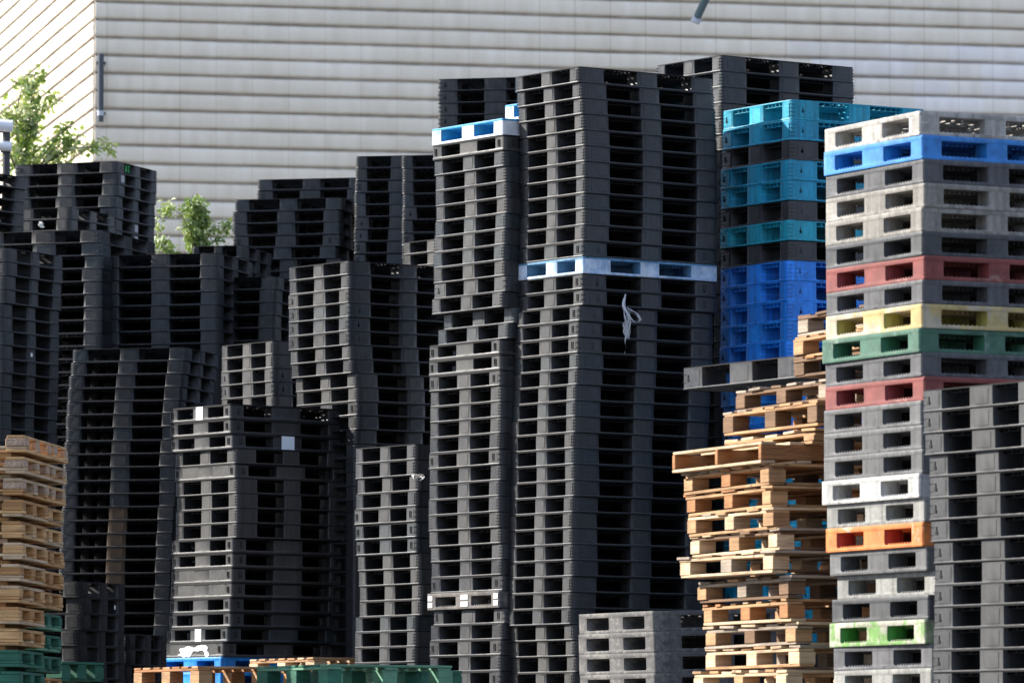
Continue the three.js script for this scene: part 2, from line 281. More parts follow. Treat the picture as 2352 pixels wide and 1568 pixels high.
const PAL = {
  black, blackWarm, blackDull,
  teal: [tones([0.008, 0.38, 0.60], 0.08, 0.52), tones([0.010, 0.42, 0.60], 0.08, 0.52)],
  teal2: [tones([0.010, 0.44, 0.58], 0.05, 0.5)],
  royal: [tones([0.02, 0.30, 1.0], 0.04, 0.44), tones([0.02, 0.32, 1.0], 0.04, 0.44)],
  azure: [tones([0.012, 0.30, 0.85], 0.05, 0.5)],
  dark: [tones([0.034, 0.033, 0.036], 0.08, 0.5)],
  grey: [tones([0.115, 0.115, 0.12], 0.08, 0.7), tones([0.095, 0.095, 0.10], 0.08, 0.7), tones([0.13, 0.13, 0.13], 0.08, 0.7)],
  charcoal: [tones([0.052, 0.055, 0.058], 0.08, 0.65)],
  warm: [tones([0.36, 0.335, 0.295], 0.07, 0.75), tones([0.31, 0.29, 0.255], 0.07, 0.75)],
  pale: [tones([0.47, 0.45, 0.41], 0.05, 0.75)],
  olive: [tones([0.30, 0.30, 0.275], 0.05, 0.75)],
  sooty: [tones([0.014, 0.0135, 0.0135], 0.1, 0.82)], white: [tones([0.57, 0.565, 0.54], 0.05, 0.65)],  // near-black for the low stacks: their shade is put into the colour
};
const W2 = {
  brick: worn(wear([0.21, 0.050, 0.042], [0.28, 0.145, 0.115], 0.58, 0.72, 71, 60)),
  brickIn: plastic([0.30, 0.05, 0.05], 0.7, 1),
  yellow: worn(wear([0.47, 0.36, 0.15], [0.46, 0.40, 0.29], 0.45, 0.62, 91, 12)),
  yellowIn: plastic([0.50, 0.44, 0.10], 0.7, 1),
  green: worn(wear([0.048, 0.130, 0.085], [0.20, 0.27, 0.21], 0.55, 0.78, 111, 30)),
  greenIn: plastic([0.05, 0.22, 0.12], 0.7, 1),
  orange: worn(wear([0.62, 0.185, 0.04], [0.46, 0.36, 0.26], 0.56, 0.66, 131, 24)),
  orangeIn: plastic([0.55, 0.05, 0.025], 0.65, 1),
  lime: worn(wear([0.13, 0.27, 0.06], [0.40, 0.38, 0.31], 0.42, 0.56, 151, 14)),
  limeIn: plastic([0.06, 0.33, 0.045], 0.65, 1),
  blue: worn(wear([0.035, 0.21, 0.56], [0.13, 0.30, 0.56], 0.5, 0.75, 171, 40)),
  blueIn: plastic([0.012, 0.25, 0.68], 0.6, 1),
  chalk: worn(wear([0.80, 0.82, 0.84], [0.20, 0.44, 0.74], 0.60, 0.74, 191, 18), 0.65),
  chalkIn: plastic([0.015, 0.42, 0.92], 0.55, 1),  // brightened blue: light through the deck slots put into the colour
  chalkOld: worn(wear([0.60, 0.68, 0.78], [0.30, 0.46, 0.66], 0.46, 0.70, 211, 18), 0.65),
  chalkOldIn: plastic([0.16, 0.38, 0.62], 0.55, 1),
  scraped: worn(wear([0.088, 0.085, 0.083], [0.20, 0.19, 0.17], 0.54, 0.72, 231, 50), 0.7),
  foam: worn(wear([0.17, 0.155, 0.14], [0.11, 0.10, 0.095], 0.45, 0.65, 251, 40), 0.9),
};
const CODES = {                                         // code: [type, palette or worn face, inside, words, height factor]
  a: ['A', 'black', null, 'black plastic pallet'], b: ['B', 'black', null, 'framed black pallet'], B: ['B', 'blackWarm', null, 'framed black pallet'],
  w: ['A', 'blackWarm', null, 'dusty black plastic pallet'], d: ['D', 'blackWarm', null, 'closed-sided black pallet'], u: ['U', 'black', null, 'clip-sided black pallet'],
  k: ['K', 'black', null, 'keyholed black pallet'], q: ['K', 'blackDull', null, 'keyholed black pallet'], f: ['C', 'foam', 'foam', 'grey-brown white-spotted pallet', 1.06],
  W: ['W', 'chalk', 'chalkIn', 'white-faced blue plastic pallet', 1.05], V: ['W', 'chalkOld', 'chalkOldIn', 'pale blue plastic pallet', 1.05], L: ['C', 'azure', null, 'bright blue plastic pallet'],
  1: ['T', 'teal', null, 'teal plastic pallet'], 2: ['T', 'teal2', null, 'green-teal plastic pallet'], 3: ['T', 'dark', null, 'dark plastic pallet'], 4: ['T', 'royal', null, 'royal blue plastic pallet'], 5: ['T', 'azure', null, 'azure plastic pallet'],
  p: ['C', 'pale', null, 'pale grey plastic pallet'], e: ['C', 'blue', 'blueIn', 'scuffed blue plastic pallet'], g: ['C', 'grey', null, 'grey plastic pallet'], m: ['C', 'warm', null, 'beige-grey plastic pallet'],
  c: ['C', 'charcoal', null, 'charcoal plastic pallet'], r: ['C', 'brick', 'brickIn', 'brick red plastic pallet'], y: ['C', 'yellow', 'yellowIn', 'worn yellow plastic pallet'], n: ['C', 'green', 'greenIn', 'dark green plastic pallet'],
  x: ['C', 'white', null, 'white plastic pallet'], o: ['C', 'olive', null, 'olive-grey plastic pallet'], O: ['C', 'orange', 'orangeIn', 'worn orange plastic pallet'], l: ['C', 'lime', 'limeIn', 'worn lime green plastic pallet'],
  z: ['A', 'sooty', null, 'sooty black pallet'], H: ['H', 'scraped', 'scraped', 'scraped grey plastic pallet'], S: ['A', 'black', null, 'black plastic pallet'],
};
function plasticPallet(code, W, L, h) {
  const [type, face, inner] = CODES[code], g = palletGeo(type, W, L, h), root = new THREE.Group();
  root.name = numbered('plastic_pallet');
  const set = PAL[face] ? pick(PAL[face]) : null, fm = () => set ? pick(set) : W2[face], im = m => inner ? W2[inner] : m, dm = inner ? W2[inner] : fm();
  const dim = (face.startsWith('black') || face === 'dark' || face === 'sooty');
  mesh('top_deck', g.top, inner ? (face.startsWith('chalk') ? W2[inner] : W2[face]) : dim ? DEEP_SHADE : dm, root); mesh('bottom_frame', g.bottom, inner ? W2[face] : fm(), root);
  g.blocks.forEach((b, bi) => { const hid = dim && !(bi < 3 || bi % 3 === 2), m = hid ? DEEP_SHADE : fm(); mesh('block', b, inner ? [m, im(m)] : dim && !hid ? [m, INNER_SHADE] : m, root); });
  for (const w of g.walls ?? []) mesh('side_wall', w, fm(), root);
  for (const [n, s] of g.slots) mesh(n, s, SLOT_SHADE, root);
  return root;
}
// ------------------------------------------------------------------ stacks of moulded pallets
const GROUP = 'plastic pallets stacked in towers', below = [];
const stacks = {};
function frameOf(s) {                                   // axes of a stack: right-hand side runs along a, left-hand side runs back along b
  const f = s.phi * Math.PI / 180; return { a: new THREE.Vector3(Math.cos(f), 0, -Math.sin(f)), b: new THREE.Vector3(-Math.sin(f), 0, -Math.cos(f)), f };
}
function reach(C, dir, vx) { let lo = 0, hi = 3; for (let i = 0; i < 40; i++) { const m = (lo + hi) / 2; (Math.abs(viewX(C.clone().addScaledVector(dir, m)) - viewX(C)) < Math.abs(vx - viewX(C))) ? lo = m : hi = m; } return lo; }
function stack(s) {
  s.D = F * s.h / s.pitch; const C = at(s.cx, s.ty, s.D), { a, b, f } = frameOf(s), S = F / s.D;
  const W = s.W ?? reach(C, b, s.lx), L = s.L ?? reach(C, a, s.rx);
  if (globalThis.LOG) console.log(s.id, 'D', s.D.toFixed(1), 'W', W.toFixed(2), 'L', L.toFixed(2));
  const layers = []; for (const m of s.layers.matchAll(/(.)(?:\*(\d+))?/g)) if (m[1] !== ' ') for (let i = 0; i < (m[2] ?? 1); i++) layers.push(m[1]);
  let y = C.y; s.list = []; let wob = 0;
  layers.forEach((code, i) => {
    const h = s.h * (CODES[code][4] ?? 1) * (s.hs?.[i] ?? 1); y -= h;
    const o = plasticPallet(code, W, L, h), dx = (s.dx ? s.dx[Math.min(i, s.dx.length - 1)] : 0) / S + rr(-1, 1) * (s.jit ?? 2.5) / S; wob = wob * 0.6 + rr(-1, 1) * 0.004;
    const ang = f + rr(-1, 1) * (s.yaw ?? 0.5) * Math.PI / 180 + (s.dphi?.[i] ?? 0) * Math.PI / 180;
    const k = C.clone().addScaledVector(a, L / 2).addScaledVector(b, W / 2);
    o.position.set(k.x + dx, y, k.z + wob); o.rotation.y = ang; if (s.roll) o.rotation.z = s.roll;
    scene.add(o); tag(o, `${CODES[code][3]}, ${ordFix(i)} ${i ? 'from the top of' : 'on'} ${s.where}`, 'pallet', GROUP);
    s.list.push(o);
  });
  s.W = W; s.L = L; s.a = a; s.b = b; s.S = S; s.y = y; stacks[s.id] = s;
  const c0 = s.list[s.list.length - 1].position; if (y > 0.02) { const n = Math.max(1, Math.round(y / s.h)); for (let i = 0; i < n; i++) below.push([c0.x, y * i / n, c0.z, f, L, y / n, W]); }
  return s;
}
const px = k => a => a.map(v => v / k);
stack({ id: 'M', where: 'the tall central tower', cx: 1332, ty: 152, pitch: 36.75, h: 0.115, phi: 36.5, lx: 1180, rx: 1640, layers: 'a*11 u V u*5 a*17 w*5',
  dx: px(1.088)([0, 3.8, 8, 11, 13, 13, 12.5, 14, 13, 12, 11, 10, 10, 9.4, 9.4, -1, -1, -2, -2, -6, -8.5, -9.7, -12.4, -13.5, -13.5, -12, -12.6, -15, -17, -17.5, -17.5, -17.5, -20, -21.4, -23, -15, -12, -10, -15]), jit: 0.8, hs: { 12: 1 } });
stack({ id: 'L2', where: 'the white-capped tower', cx: 1158, ty: 271, pitch: 36.3, h: 0.1152, phi: 36, lx: 991, L: 1.2, layers: 'W B a*8 k a a a B B u a*4 u a*4 w a a u f u a u a u*2',
  dx: [0, 0, 4, 7, 7, 7, 5, 3, 1, 2, 4, -2, 26, 12, -7, -8, -8, -6, -6, -6, -8, -8, -8, -9, -10, -10, -7, -4, -3, -3, -10, 3, -4, -6, -6, -8], jit: 1 });
stack({ id: 'L3', where: 'the low tower with crumpled film', cx: 958, ty: 1019, pitch: 35.8, h: 0.1172, phi: 37, lx: 814, L: 1.15, layers: 'a*4 u*3 w*4 a*5',
  dx: [0, -2, 3, 0, -3, 0, 1, 5, 7, 10, 8, 0, -1, -2, -2], jit: 1 });
stack({ id: 'L4', where: 'the front tower with white stickers', cx: 531, ty: 927, pitch: 34.2, h: 0.12, phi: 39, lx: 387, rx: 782, layers: 'b*3 w d w*4 B*2 d*2 b*3 d L*3',
  dx: [0, 1, 3, 13, 12, 14, 17, 15, 14, 6, 6, 5, 3, 2, 1, -4, -16, -22], jit: 0.8 });
stack({ id: 'L5', where: 'the two-stepped tower behind the film tower', cx: 804, ty: 598, pitch: 32.5, h: 0.115, phi: 38, lx: 661, L: 1.2, layers: 'a a k*4 a*2 w w u a*7',
  dx: [0, 0, -2, 0, 0, 0, 2, 6, 16, 18, 18, 16, 14, 13, 13, 13, 13, 13], jit: 1.5 });
stack({ id: 'L6', where: 'the small tower behind the sticker one', cx: 628, ty: 782, pitch: 31.4, h: 0.115, phi: 38, lx: 505, L: 1.1, layers: 'w*2 k*2 w*3', jit: 1 });
stack({ id: 'L7', where: 'the narrow tower behind the stepped one', cx: 634, ty: 634, pitch: 29.7, h: 0.115, phi: 72, W: 1.0, L: 1.1, layers: 'a*7', dx: [0, -3, -4, -5, -5, -6], jit: 0.6 });
stack({ id: 'L8', where: 'the wide tower beside the small tree', cx: 785, ty: 453, pitch: 28.2, h: 0.115, phi: 78, lx: 538, L: 0.9, layers: 'S*2 a u a*9', dx: [0, -4, -5, -5, -12, 0, 0, 0], jit: 1.5 });
stack({ id: 'L8b', where: 'the far tower behind the wide one', cx: 838, ty: 407, pitch: 25.4, h: 0.115, phi: 78, lx: 590, L: 1.0, layers: 'a u a*2', jit: 1 });
stack({ id: 'L9', where: 'the shaded tower left of the white cap', cx: 1010, ty: 355, pitch: 28.3, h: 0.115, phi: 80, lx: 817, L: 1.0, layers: 'a*2 u a*2 k*2 u*2 a*3', dx: [0, -1, -2, -3, -4, -4, -5, -5], jit: 1 });
stack({ id: 'L10', where: 'the ribbed tower beside the white cap', cx: 1110, ty: 354, pitch: 30.0, h: 0.115, phi: 82, lx: 923, L: 1.0, layers: 'a*4 k a u a*3', jit: 1 });
stack({ id: 'L11', where: 'the sunlit pair below the white cap', cx: 1060, ty: 541, pitch: 29.2, h: 0.11, phi: 37, lx: 924, L: 1.1, layers: 'w*4', jit: 1 });
stack({ id: 'P', where: 'the dark tower behind the white cap', cx: 1260, ty: 175, pitch: 28.2, h: 0.115, phi: 78, lx: 1005, L: 1.0, layers: 'k*4 a*5', jit: 1.5 });
stack({ id: 'PW', where: 'the hidden stack behind the white cap', cx: 1320, ty: 217, pitch: 34.6, h: 0.115, phi: 37, lx: 1158, L: 1.1, layers: 'W a*3', jit: 0 });
stack({ id: 'Q', where: 'the rear tower above the teal stack', cx: 1661, ty: 126, pitch: 36.9, h: 0.125, phi: 36.5, lx: 1508, rx: 1965, layers: 'a*7', jit: 1.5 });
stack({ id: 'T', where: 'the teal and blue stack', cx: 1821, ty: 227.5, pitch: 46.6, h: 0.1475, phi: 32.5, lx: 1657, rx: 2128, layers: '1 1 3 1 1 3 2 3 4*6 5 4*3 1*9',
  dx: [0, -2, -4, -6, -6, -6, -8, -8, -8, -8, -8, -8, -11, -8, -8, -2, -3, -3, 0], jit: 1, dphi: {} });
stack({ id: 'G', where: 'the colourful stack at right', cx: 2116, ty: 253.5, pitch: 55.9, h: 0.136, phi: 27.5, lx: 1891, L: 1.0, layers: 'p e g m m c r g y n g r g g g x o O g o c l g o',
  dx: [0, 0, 4, 5, 3, 3, 5, 3, 1, -6, 0, 2, -2, -3, -3, -8, 3, 0, 10, 28, 14, 8, 18, 18], jit: 1, yaw: 0.7 });
stack({ id: 'R', where: 'the black stack at the right edge', cx: 2386, ty: 871, pitch: 51.3, h: 0.118, phi: 31.5, lx: 2117, L: 1.1, layers: 'q*15',
  dx: [0, 0, 5, 14, 14, 15, 16, 24, 25, 24, 22, 21, 20, 20, 20], jit: 1 });
stack({ id: 'H', where: 'the low scraped grey stack', cx: 1504, ty: 1397, pitch: 47.6, h: 0.14, phi: 30, lx: 1329, L: 1.1, layers: 'H*5', dx: [0, -2, 0, 2], jit: 1, roll: 0.03 });
stack({ id: 'S1', where: 'the big shaded tower in front left', cx: 427, ty: 797, pitch: 30.6, h: 0.115, phi: 75, lx: 165, rx: 503, layers: 'a*25',
  dx: [0, -5, -9, -12, -13, -15, -15, -18, -21, -21, -22, -23, -24, -26, -28, -29, -30, -30, -31, -32, -32, -33, -33, -34], jit: 0.8 });
stack({ id: 'S2', where: 'the shaded tower with ribbed sunlit edge', cx: 499, ty: 580, pitch: 29.9, h: 0.115, phi: 75, lx: 236, rx: 582, layers: 'a*10', jit: 0.8 });
stack({ id: 'S3', where: 'the tall tower at the left edge', cx: 14, ty: 568, pitch: 32.1, h: 0.115, phi: 64, W: 1.05, rx: 146, layers: 'a*18', dx: [0, 0, -3, -3, -8, -7, -8, -8, -8, -9, -9, -10, -11, -11, -12], jit: 1 });
stack({ id: 'S4', where: 'the tower with white film on top', cx: 230, ty: 527, pitch: 29.9, h: 0.115, phi: 73, W: 1.12, rx: 358, layers: 'k*2 a k a*4', jit: 1, dx: [0, 0, 4, 4, 2] });
stack({ id: 'S5', where: 'the tower in front of the left tree', cx: 269, ty: 369.5, pitch: 26.6, h: 0.115, phi: 71, lx: 33, rx: 361, layers: 'k a*2 k u a*3', dx: [0, 0, 0, -4, -3, -5], jit: 0.8 });
stack({ id: 'S5b', where: 'the angled pair on the left rear', cx: 160, ty: 475, pitch: 27, h: 0.115, phi: 66, W: 1.0, rx: 266, layers: 'w*3', jit: 0.6 });
stack({ id: 'S6', where: 'the tower by the camera pole', cx: -90, ty: 384, pitch: 29.2, h: 0.115, phi: 60, W: 1.0, rx: 64, layers: 'w*5', dx: [0, -4, -5, -6], jit: 1 });
stack({ id: 'S7', where: 'the dark stack between two shaded towers', cx: 120, ty: 672, pitch: 31, h: 0.123, phi: 63, W: 0.9, rx: 262, layers: 'a*9', jit: 1 });
stack({ id: 'S8', where: 'the rear stack below the small tree', cx: 560, ty: 563, pitch: 29, h: 0.115, phi: 76, lx: 439, L: 0.9, layers: 'a*3', jit: 0.5 });
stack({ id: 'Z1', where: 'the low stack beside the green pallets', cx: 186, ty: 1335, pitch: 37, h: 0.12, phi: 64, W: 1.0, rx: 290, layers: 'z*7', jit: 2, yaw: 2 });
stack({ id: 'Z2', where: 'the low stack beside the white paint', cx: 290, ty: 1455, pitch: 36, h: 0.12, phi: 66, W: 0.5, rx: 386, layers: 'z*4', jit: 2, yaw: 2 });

// ------------------------------------------------------------------ wood
const grainTex = (s, rings) => tex(512, 256, (u, v) => {
  const wv = fbm(u, v, 3, 6, s, 3), g = fbm(u, v, 4, 90, s + 7, 4), f = fbm(u, v, 30, 160, s + 17, 2), bl = fbm(u, v, 6, 6, s + 27, 3), r = Math.sin((v * 14 + wv * 5) * Math.PI * 2) * 0.5 + 0.5;
  let c = 0.70 + 0.46 * (g - 0.5) + 0.18 * (f - 0.5) + 0.62 * (bl - 0.5) - rings * 0.16 * r;
  const kx = (u * 3) % 1 - 0.5, ky = (v * 2 + 0.3 * Math.floor(u * 3)) % 1 - 0.5, kd = Math.hypot(kx * 1.2, ky * 0.9); if (kd < 0.045) c *= 0.45;
  return [c, c * (0.97 + 0.05 * (bl - 0.5)), c * (0.92 + 0.12 * (bl - 0.5))];
}, true, [1 / 1.1, 1 / 0.4]);
const GR = [grainTex(801, 0.5), grainTex(853, 1), grainTex(907, 0.2)];
const CHIP = tex(256, 256, (u, v) => { const c = 0.5 + 0.8 * (fbm(u, v, 40, 60, 955, 2) - 0.4) + 0.3 * (fbm(u, v, 6, 6, 975) - 0.5); return [c, c * 0.97, c * 0.93]; }, true, [3, 3]);
const woodM = (rgb, k, map) => { const m = new THREE.MeshStandardMaterial({ color: new THREE.Color().setRGB(...rgb), map: map ?? GR[k], bumpMap: map ?? GR[k], bumpScale: 0.002, roughness: 0.85 }); m.name = 'wood'; return m; };
const tri = rgb => [0, 1, 2].map(k => woodM(rgb, k));
const WOOD = { light: tri([0.70, 0.52, 0.335]), tan: tri([0.50, 0.295, 0.145]), orange: tri([0.42, 0.19, 0.07]), grey: tri([0.40, 0.33, 0.26]), brown: tri([0.20, 0.115, 0.06]), gold: tri([0.74, 0.45, 0.20]), goldDark: tri([0.58, 0.31, 0.12]), green: tri([0.035, 0.17, 0.11]), greenPale: tri([0.15, 0.36, 0.235]), chip: [woodM([0.62, 0.45, 0.32], 0, CHIP)] };
const boardCache = {};
function board(l, h, d) {                              // long along x; a few cuts each, slightly out of true
  const k = [l, h, d].map(v => v.toFixed(3)).join();
  const list = boardCache[k] ??= [0, 1, 2].map(i => {
    const g = chamferBox(l, h, d, Math.min(0.003, h * 0.15)), p = g.attributes.position, c = rr(-1, 1) * 0.004;
    for (let q = 0; q < p.count; q++) { const u = p.getX(q) / l * 2; p.setY(q, p.getY(q) + c * (l > 0.4 ? (u * u - 0.5) * 0.4 : 0)); p.setZ(q, p.getZ(q) * (1 + c * u * 4)); }
    g.computeVertexNormals(); const n = p.count, uv = new Float32Array(n * 2), off = rr(0, 1);
    for (let q = 0; q < n; q++) { const N = g.attributes.normal; const ax = Math.abs(N.getX(q)), ay = Math.abs(N.getY(q)); uv[q * 2] = (ax > 0.7 ? p.getZ(q) : p.getX(q)) + off; uv[q * 2 + 1] = (ay > 0.7 ? p.getZ(q) : p.getY(q)) + off * 0.7 + i * 0.13; }
    g.setAttribute('uv', new THREE.BufferAttribute(uv, 2)); return g;
  });
  return pick(list);
}
function plank(root, name, m, x, y, z, lx, h, lz, tilt = 0.006) {   // a board whose long side follows x or z
  const alongX = lx >= lz, o = mesh(name, board(alongX ? lx : lz, h, alongX ? lz : lx), m, root);
  const rough = name.includes('board') ? root.userData.rough ?? 0 : 0, e = rr(-1, 1) * (0.004 + rough * 0.014);
  o.position.set(x + (alongX ? e : rr(-1, 1) * 0.005), y + rr(-1, 1) * rough * 0.003, z + (alongX ? rr(-1, 1) * 0.005 : e)); o.rotation.order = 'YXZ';
  o.rotation.set(rr(-1, 1) * rough * 0.03, (alongX ? 0 : Math.PI / 2) + rr(-1, 1) * (tilt + rough * 0.01), rr(-1, 1) * rough * 0.006); return o;
}
function woodPallet(o) {                               // o: L, W, h, tone mix, kind 'block' | 'stringer' | 'turned' | 'deck'
  const root = new THREE.Group(); root.name = numbered('wooden_pallet'); root.userData.rough = o.rough ?? 0;
  let { L, W, h, mix = ['tan', 'light'], blocks = ['tan'], kind = 'block', boards = 6 } = o; const t = 0.017, M = a => pick(WOOD[pick(a)]), hx = L / 2, hz = W / 2;
  if (kind === 'stringer') {
    for (let i = 0; i < 3; i++) plank(root, 'stringer', M(blocks), 0, h / 2, [-hz + 0.02, 0, hz - 0.02][i], L, h - 2 * t - 0.002, 0.038, 0.003);
    for (let i = 0; i < boards + 1; i++) plank(root, 'deck_board', M(mix), -hx + 0.05 + (L - 0.1) * i / boards, h - t / 2, 0, 0.095, t, W, 0.004);
    for (let i = 0; i < 5; i++) plank(root, 'bottom_board', M(mix), -hx + 0.05 + (L - 0.1) * i / 4, t / 2, 0, 0.095, t, W, 0.004);
    return root;
  }
  if (kind === 'euro') {                             // lying upside down: set-back deck boards, runners, cross planks below the blocks, boards on top
    const zs = [-hz + 0.07, 0, hz - 0.07], xs = [-hx + 0.06, 0, hx - 0.06], u = 0.02, g = 0.034;
    for (let i = 0; i < 4; i++) plank(root, 'deck_board', M(mix), 0, g / 2, -hz + 0.17 + (W - 0.34) * i / 3, L - 0.2, g - 0.001, 0.12, 0.003);
    for (const z of zs) plank(root, 'bottom_board', M(mix), 0, g + u / 2, z, L, u - 0.001, 0.13, 0.003);
    for (const x of xs) plank(root, 'stringer_board', M(mix), x, g + u * 1.5, 0, 0.11, u - 0.001, W, 0.003);
    for (const x of xs) for (const z of zs) plank(root, 'block', M(blocks), x, (g + 2 * u + h - u) / 2, z, 0.12, h - 3 * u - g - 0.001, 0.135, 0.03);
    for (const z of zs) plank(root, 'top_board', M(mix), 0, h - u / 2, z, L, u - 0.001, 0.12, 0.004);
    return root;
  }
  const turn = kind === 'turned', bl = 0.11, bw = 0.13, y0 = t, y1 = h - 2 * t, xs = [-hx + bl / 2, 0, hx - bl / 2], zs = [-hz + bw / 2, 0, hz - bw / 2];
  for (const x of xs) plank(root, 'bottom_board', M(mix), x, t / 2, 0, 0.10, t, W);
  if (o.base) for (const z of [zs[0], zs[2]]) plank(root, 'bottom_board', M(mix), 0, t / 2 + t * 0.02, z, L - 0.22, t, 0.09);
  for (const x of xs) for (const z of zs) { const b = plank(root, 'block', M(blocks), x, (y0 + y1) / 2, z, bl, y1 - y0 - 0.001, bw, 0.05); }
  for (const x of xs) plank(root, 'stringer_board', M(mix), x, y1 + t / 2, 0, 0.10, t, W);
  for (let i = 0; i <= boards; i++) plank(root, 'deck_board', M(mix), 0, h - t / 2, -hz + 0.05 + (W - 0.1) * i / boards, L, t - 0.001, turn ? 0.075 : W / (boards + 1) * rr(0.62, 0.8), 0.004);
  return root;
}
const WG = 'wooden pallets in stacks';
function putWood(o, cx, ty, D, phi, label, group = WG) {     // near corner of its top at (cx, ty) as seen, at distance D
  const r = woodPallet(o), C = at(cx, ty, D), f = phi * Math.PI / 180;
  const k = C.clone().add(new THREE.Vector3(Math.cos(f), 0, -Math.sin(f)).multiplyScalar(o.L / 2)).add(new THREE.Vector3(-Math.sin(f), 0, -Math.cos(f)).multiplyScalar(o.W / 2));
  r.position.set(k.x, C.y - o.h, k.z); r.rotation.y = f; scene.add(r); return tag(r, label, 'pallet', group);
}
// the leaning wooden stack: [near-corner x, top y, mix, block mix, kind, words]
{
  const D = 33.4, ph = 23, WW = 1.24, rows = [
    [2046, 688, ['grey', 'brown'], ['grey', 'brown'], 'block', 'greyish wooden pallet'], [2030, 740, ['tan'], ['orange', 'tan'], 'block', 'tan wooden pallet'], [2043, 789, ['brown', 'orange'], ['brown'], 'block', 'brown wooden pallet'],
    ['plastic'], [1905, 868, ['grey', 'brown'], ['grey', 'brown'], 'block', 'weathered wooden pallet'], [1876, 918, ['tan', 'grey'], ['orange', 'brown'], 'block', 'brown-blocked wooden pallet', 0.146], [1868, 984, ['light', 'tan'], ['tan'], 'block', 'pale wooden pallet', 0.085],
    [1747, 1013, ['light', 'orange'], ['orange'], 'stringer', 'orange stringer-type wooden pallet', 0.125], [1767, 1063, ['tan', 'orange', 'grey'], ['orange', 'tan', 'brown'], 'block', 'orange-tan wooden pallet'], [1772, 1113, ['tan', 'orange', 'light'], ['tan', 'orange'], 'block', 'knotty tan wooden pallet'],
    [1776, 1163, ['tan', 'grey', 'brown', 'light'], ['tan', 'light'], 'block', 'light wooden pallet'], [1788, 1212, ['light', 'grey', 'brown'], ['light', 'grey', 'tan'], 'block', 'bleached wooden pallet'], [1776, 1263, ['light', 'grey', 'brown'], ['light', 'tan', 'grey'], 'block', 'pale tan wooden pallet'],
    [1811, 1321, ['tan', 'grey', 'brown'], ['tan', 'grey', 'brown'], 'block', 'rough wooden pallet'], [1811, 1375, ['tan', 'orange', 'light'], ['orange', 'tan'], 'turned', 'ochre wooden pallet'], [1826, 1429, ['light', 'grey'], ['brown', 'tan'], 'block', 'strapped wooden pallet'],
    [1834, 1481, ['light', 'tan', 'grey'], ['light', 'grey'], 'block', 'ragged pale wooden pallet'], [1805, 1536, ['light', 'tan'], ['light', 'tan'], 'block', 'bright wooden pallet']];
  let last;
  rows.forEach((r, i) => {
    if (r[0] === 'plastic') {
      const g = plasticPallet('k', 1.29, 1.0, 0.136), C = at(1831, 816, 34.75), f = 31 * Math.PI / 180;
      const k = C.clone().add(new THREE.Vector3(Math.cos(f), 0, -Math.sin(f)).multiplyScalar(0.5)).add(new THREE.Vector3(-Math.sin(f), 0, -Math.cos(f)).multiplyScalar(0.645));
      g.position.set(k.x, C.y - 0.136, k.z); g.rotation.y = f; scene.add(g); tag(g, 'black plastic pallet jutting out between the wooden pallets', 'pallet'); return;
    }
    const h = r[6] ?? 0.128, yn = rows[i + 1] && rows[i + 1][0] !== 'plastic' ? 0 : 0;
    last = putWood({ L: 1.05, W: WW, h, mix: r[2], blocks: r[3], kind: r[4], base: i % 3 !== 1, rough: r[4] === 'stringer' ? 0.2 : 1, boards: 4 + (i * 7 % 3) }, r[0], r[1], D, ph + rr(-1.5, 1.5), `${r[5]}, ${ordFix(i)} from the top of the leaning wooden stack`);
  });
}
// left foreground stack of block pallets, some painted green
{
  const names = ['fresh wooden pallet', 'chipboard-block pallet', 'chipboard-block pallet', 'fresh wooden pallet', 'fresh wooden pallet', 'tan wooden pallet', 'tan wooden pallet', 'tan wooden pallet', 'green-painted pallet', 'green-painted pallet', 'green-painted pallet', 'tan wooden pallet'];
  const cxs = [100, 98, 96, 90, 88, 92, 90, 88, 86, 86, 86, 86];
  names.forEach((n, i) => {
    const green = n.startsWith('green'), mix = green ? ['green', 'greenPale'] : i < 5 ? ['gold', 'light'] : ['gold', 'goldDark'], blocks = green ? ['green'] : i < 3 ? ['chip'] : i < 5 ? ['gold'] : ['goldDark', 'gold'];
    putWood({ L: 0.9, W: 1.2, h: 0.144, mix, blocks, kind: 'euro' }, cxs[i], 1011 + 49.3 * i, 38.4, 84, `${n}, ${ordFix(i)} ${i ? 'from the top of' : 'on'} the wooden stack at bottom left`);
  });
  for (let i = 0; i < 12; i++) {
    const green = i >= 10; putWood({ L: 0.9, W: 1.2, h: 0.144, mix: green ? ['green'] : ['gold', 'goldDark', 'light'], blocks: green ? ['green'] : i < 3 ? ['chip'] : ['gold', 'goldDark'], kind: 'euro' }, [59, 57, 53, 52, 50, 52, 47, 44, 44, 44, 44, 44][i], 999 + 49.3 * i, 37.3, 84, `wooden pallet cut by the left edge, ${ordFix(i)} from the top`);
  }
  putWood({ L: 0.52, W: 1.0, h: 0.13, mix: ['green'], blocks: ['green'], kind: 'block', boards: 5 }, 140, 1519, 39.6, 60, 'dark green wooden pallet low behind the wooden stack');
  // foreground pallets along the bottom edge
  putWood({ L: 1.1, W: 1.0, h: 0.144, mix: ['tan', 'orange'], blocks: ['tan'], kind: 'block', boards: 6 }, 455, 1529, 41, 31, 'plain wooden pallet at the bottom left of the blue pallet');
  putWood({ L: 1.0, W: 1.0, h: 0.1, mix: ['light', 'tan'], blocks: ['light'], kind: 'deck', boards: 6 }, 720, 1509, 43.8, 32, 'bare wooden pallet lying behind the green painted one');
  putWood({ L: 0.95, W: 0.95, h: 0.14, mix: ['greenPale', 'green'], blocks: ['greenPale', 'green'], kind: 'block', boards: 6, base: true }, 753, 1525, 37.5, 32, 'bright green painted wooden pallet at the bottom edge');
  putWood({ L: 0.55, W: 0.8, h: 0.14, mix: ['green'], blocks: ['green'], kind: 'block', boards: 4 }, 902, 1538, 38.9, 32, 'dark green wooden pallet right of the bright green one');
}
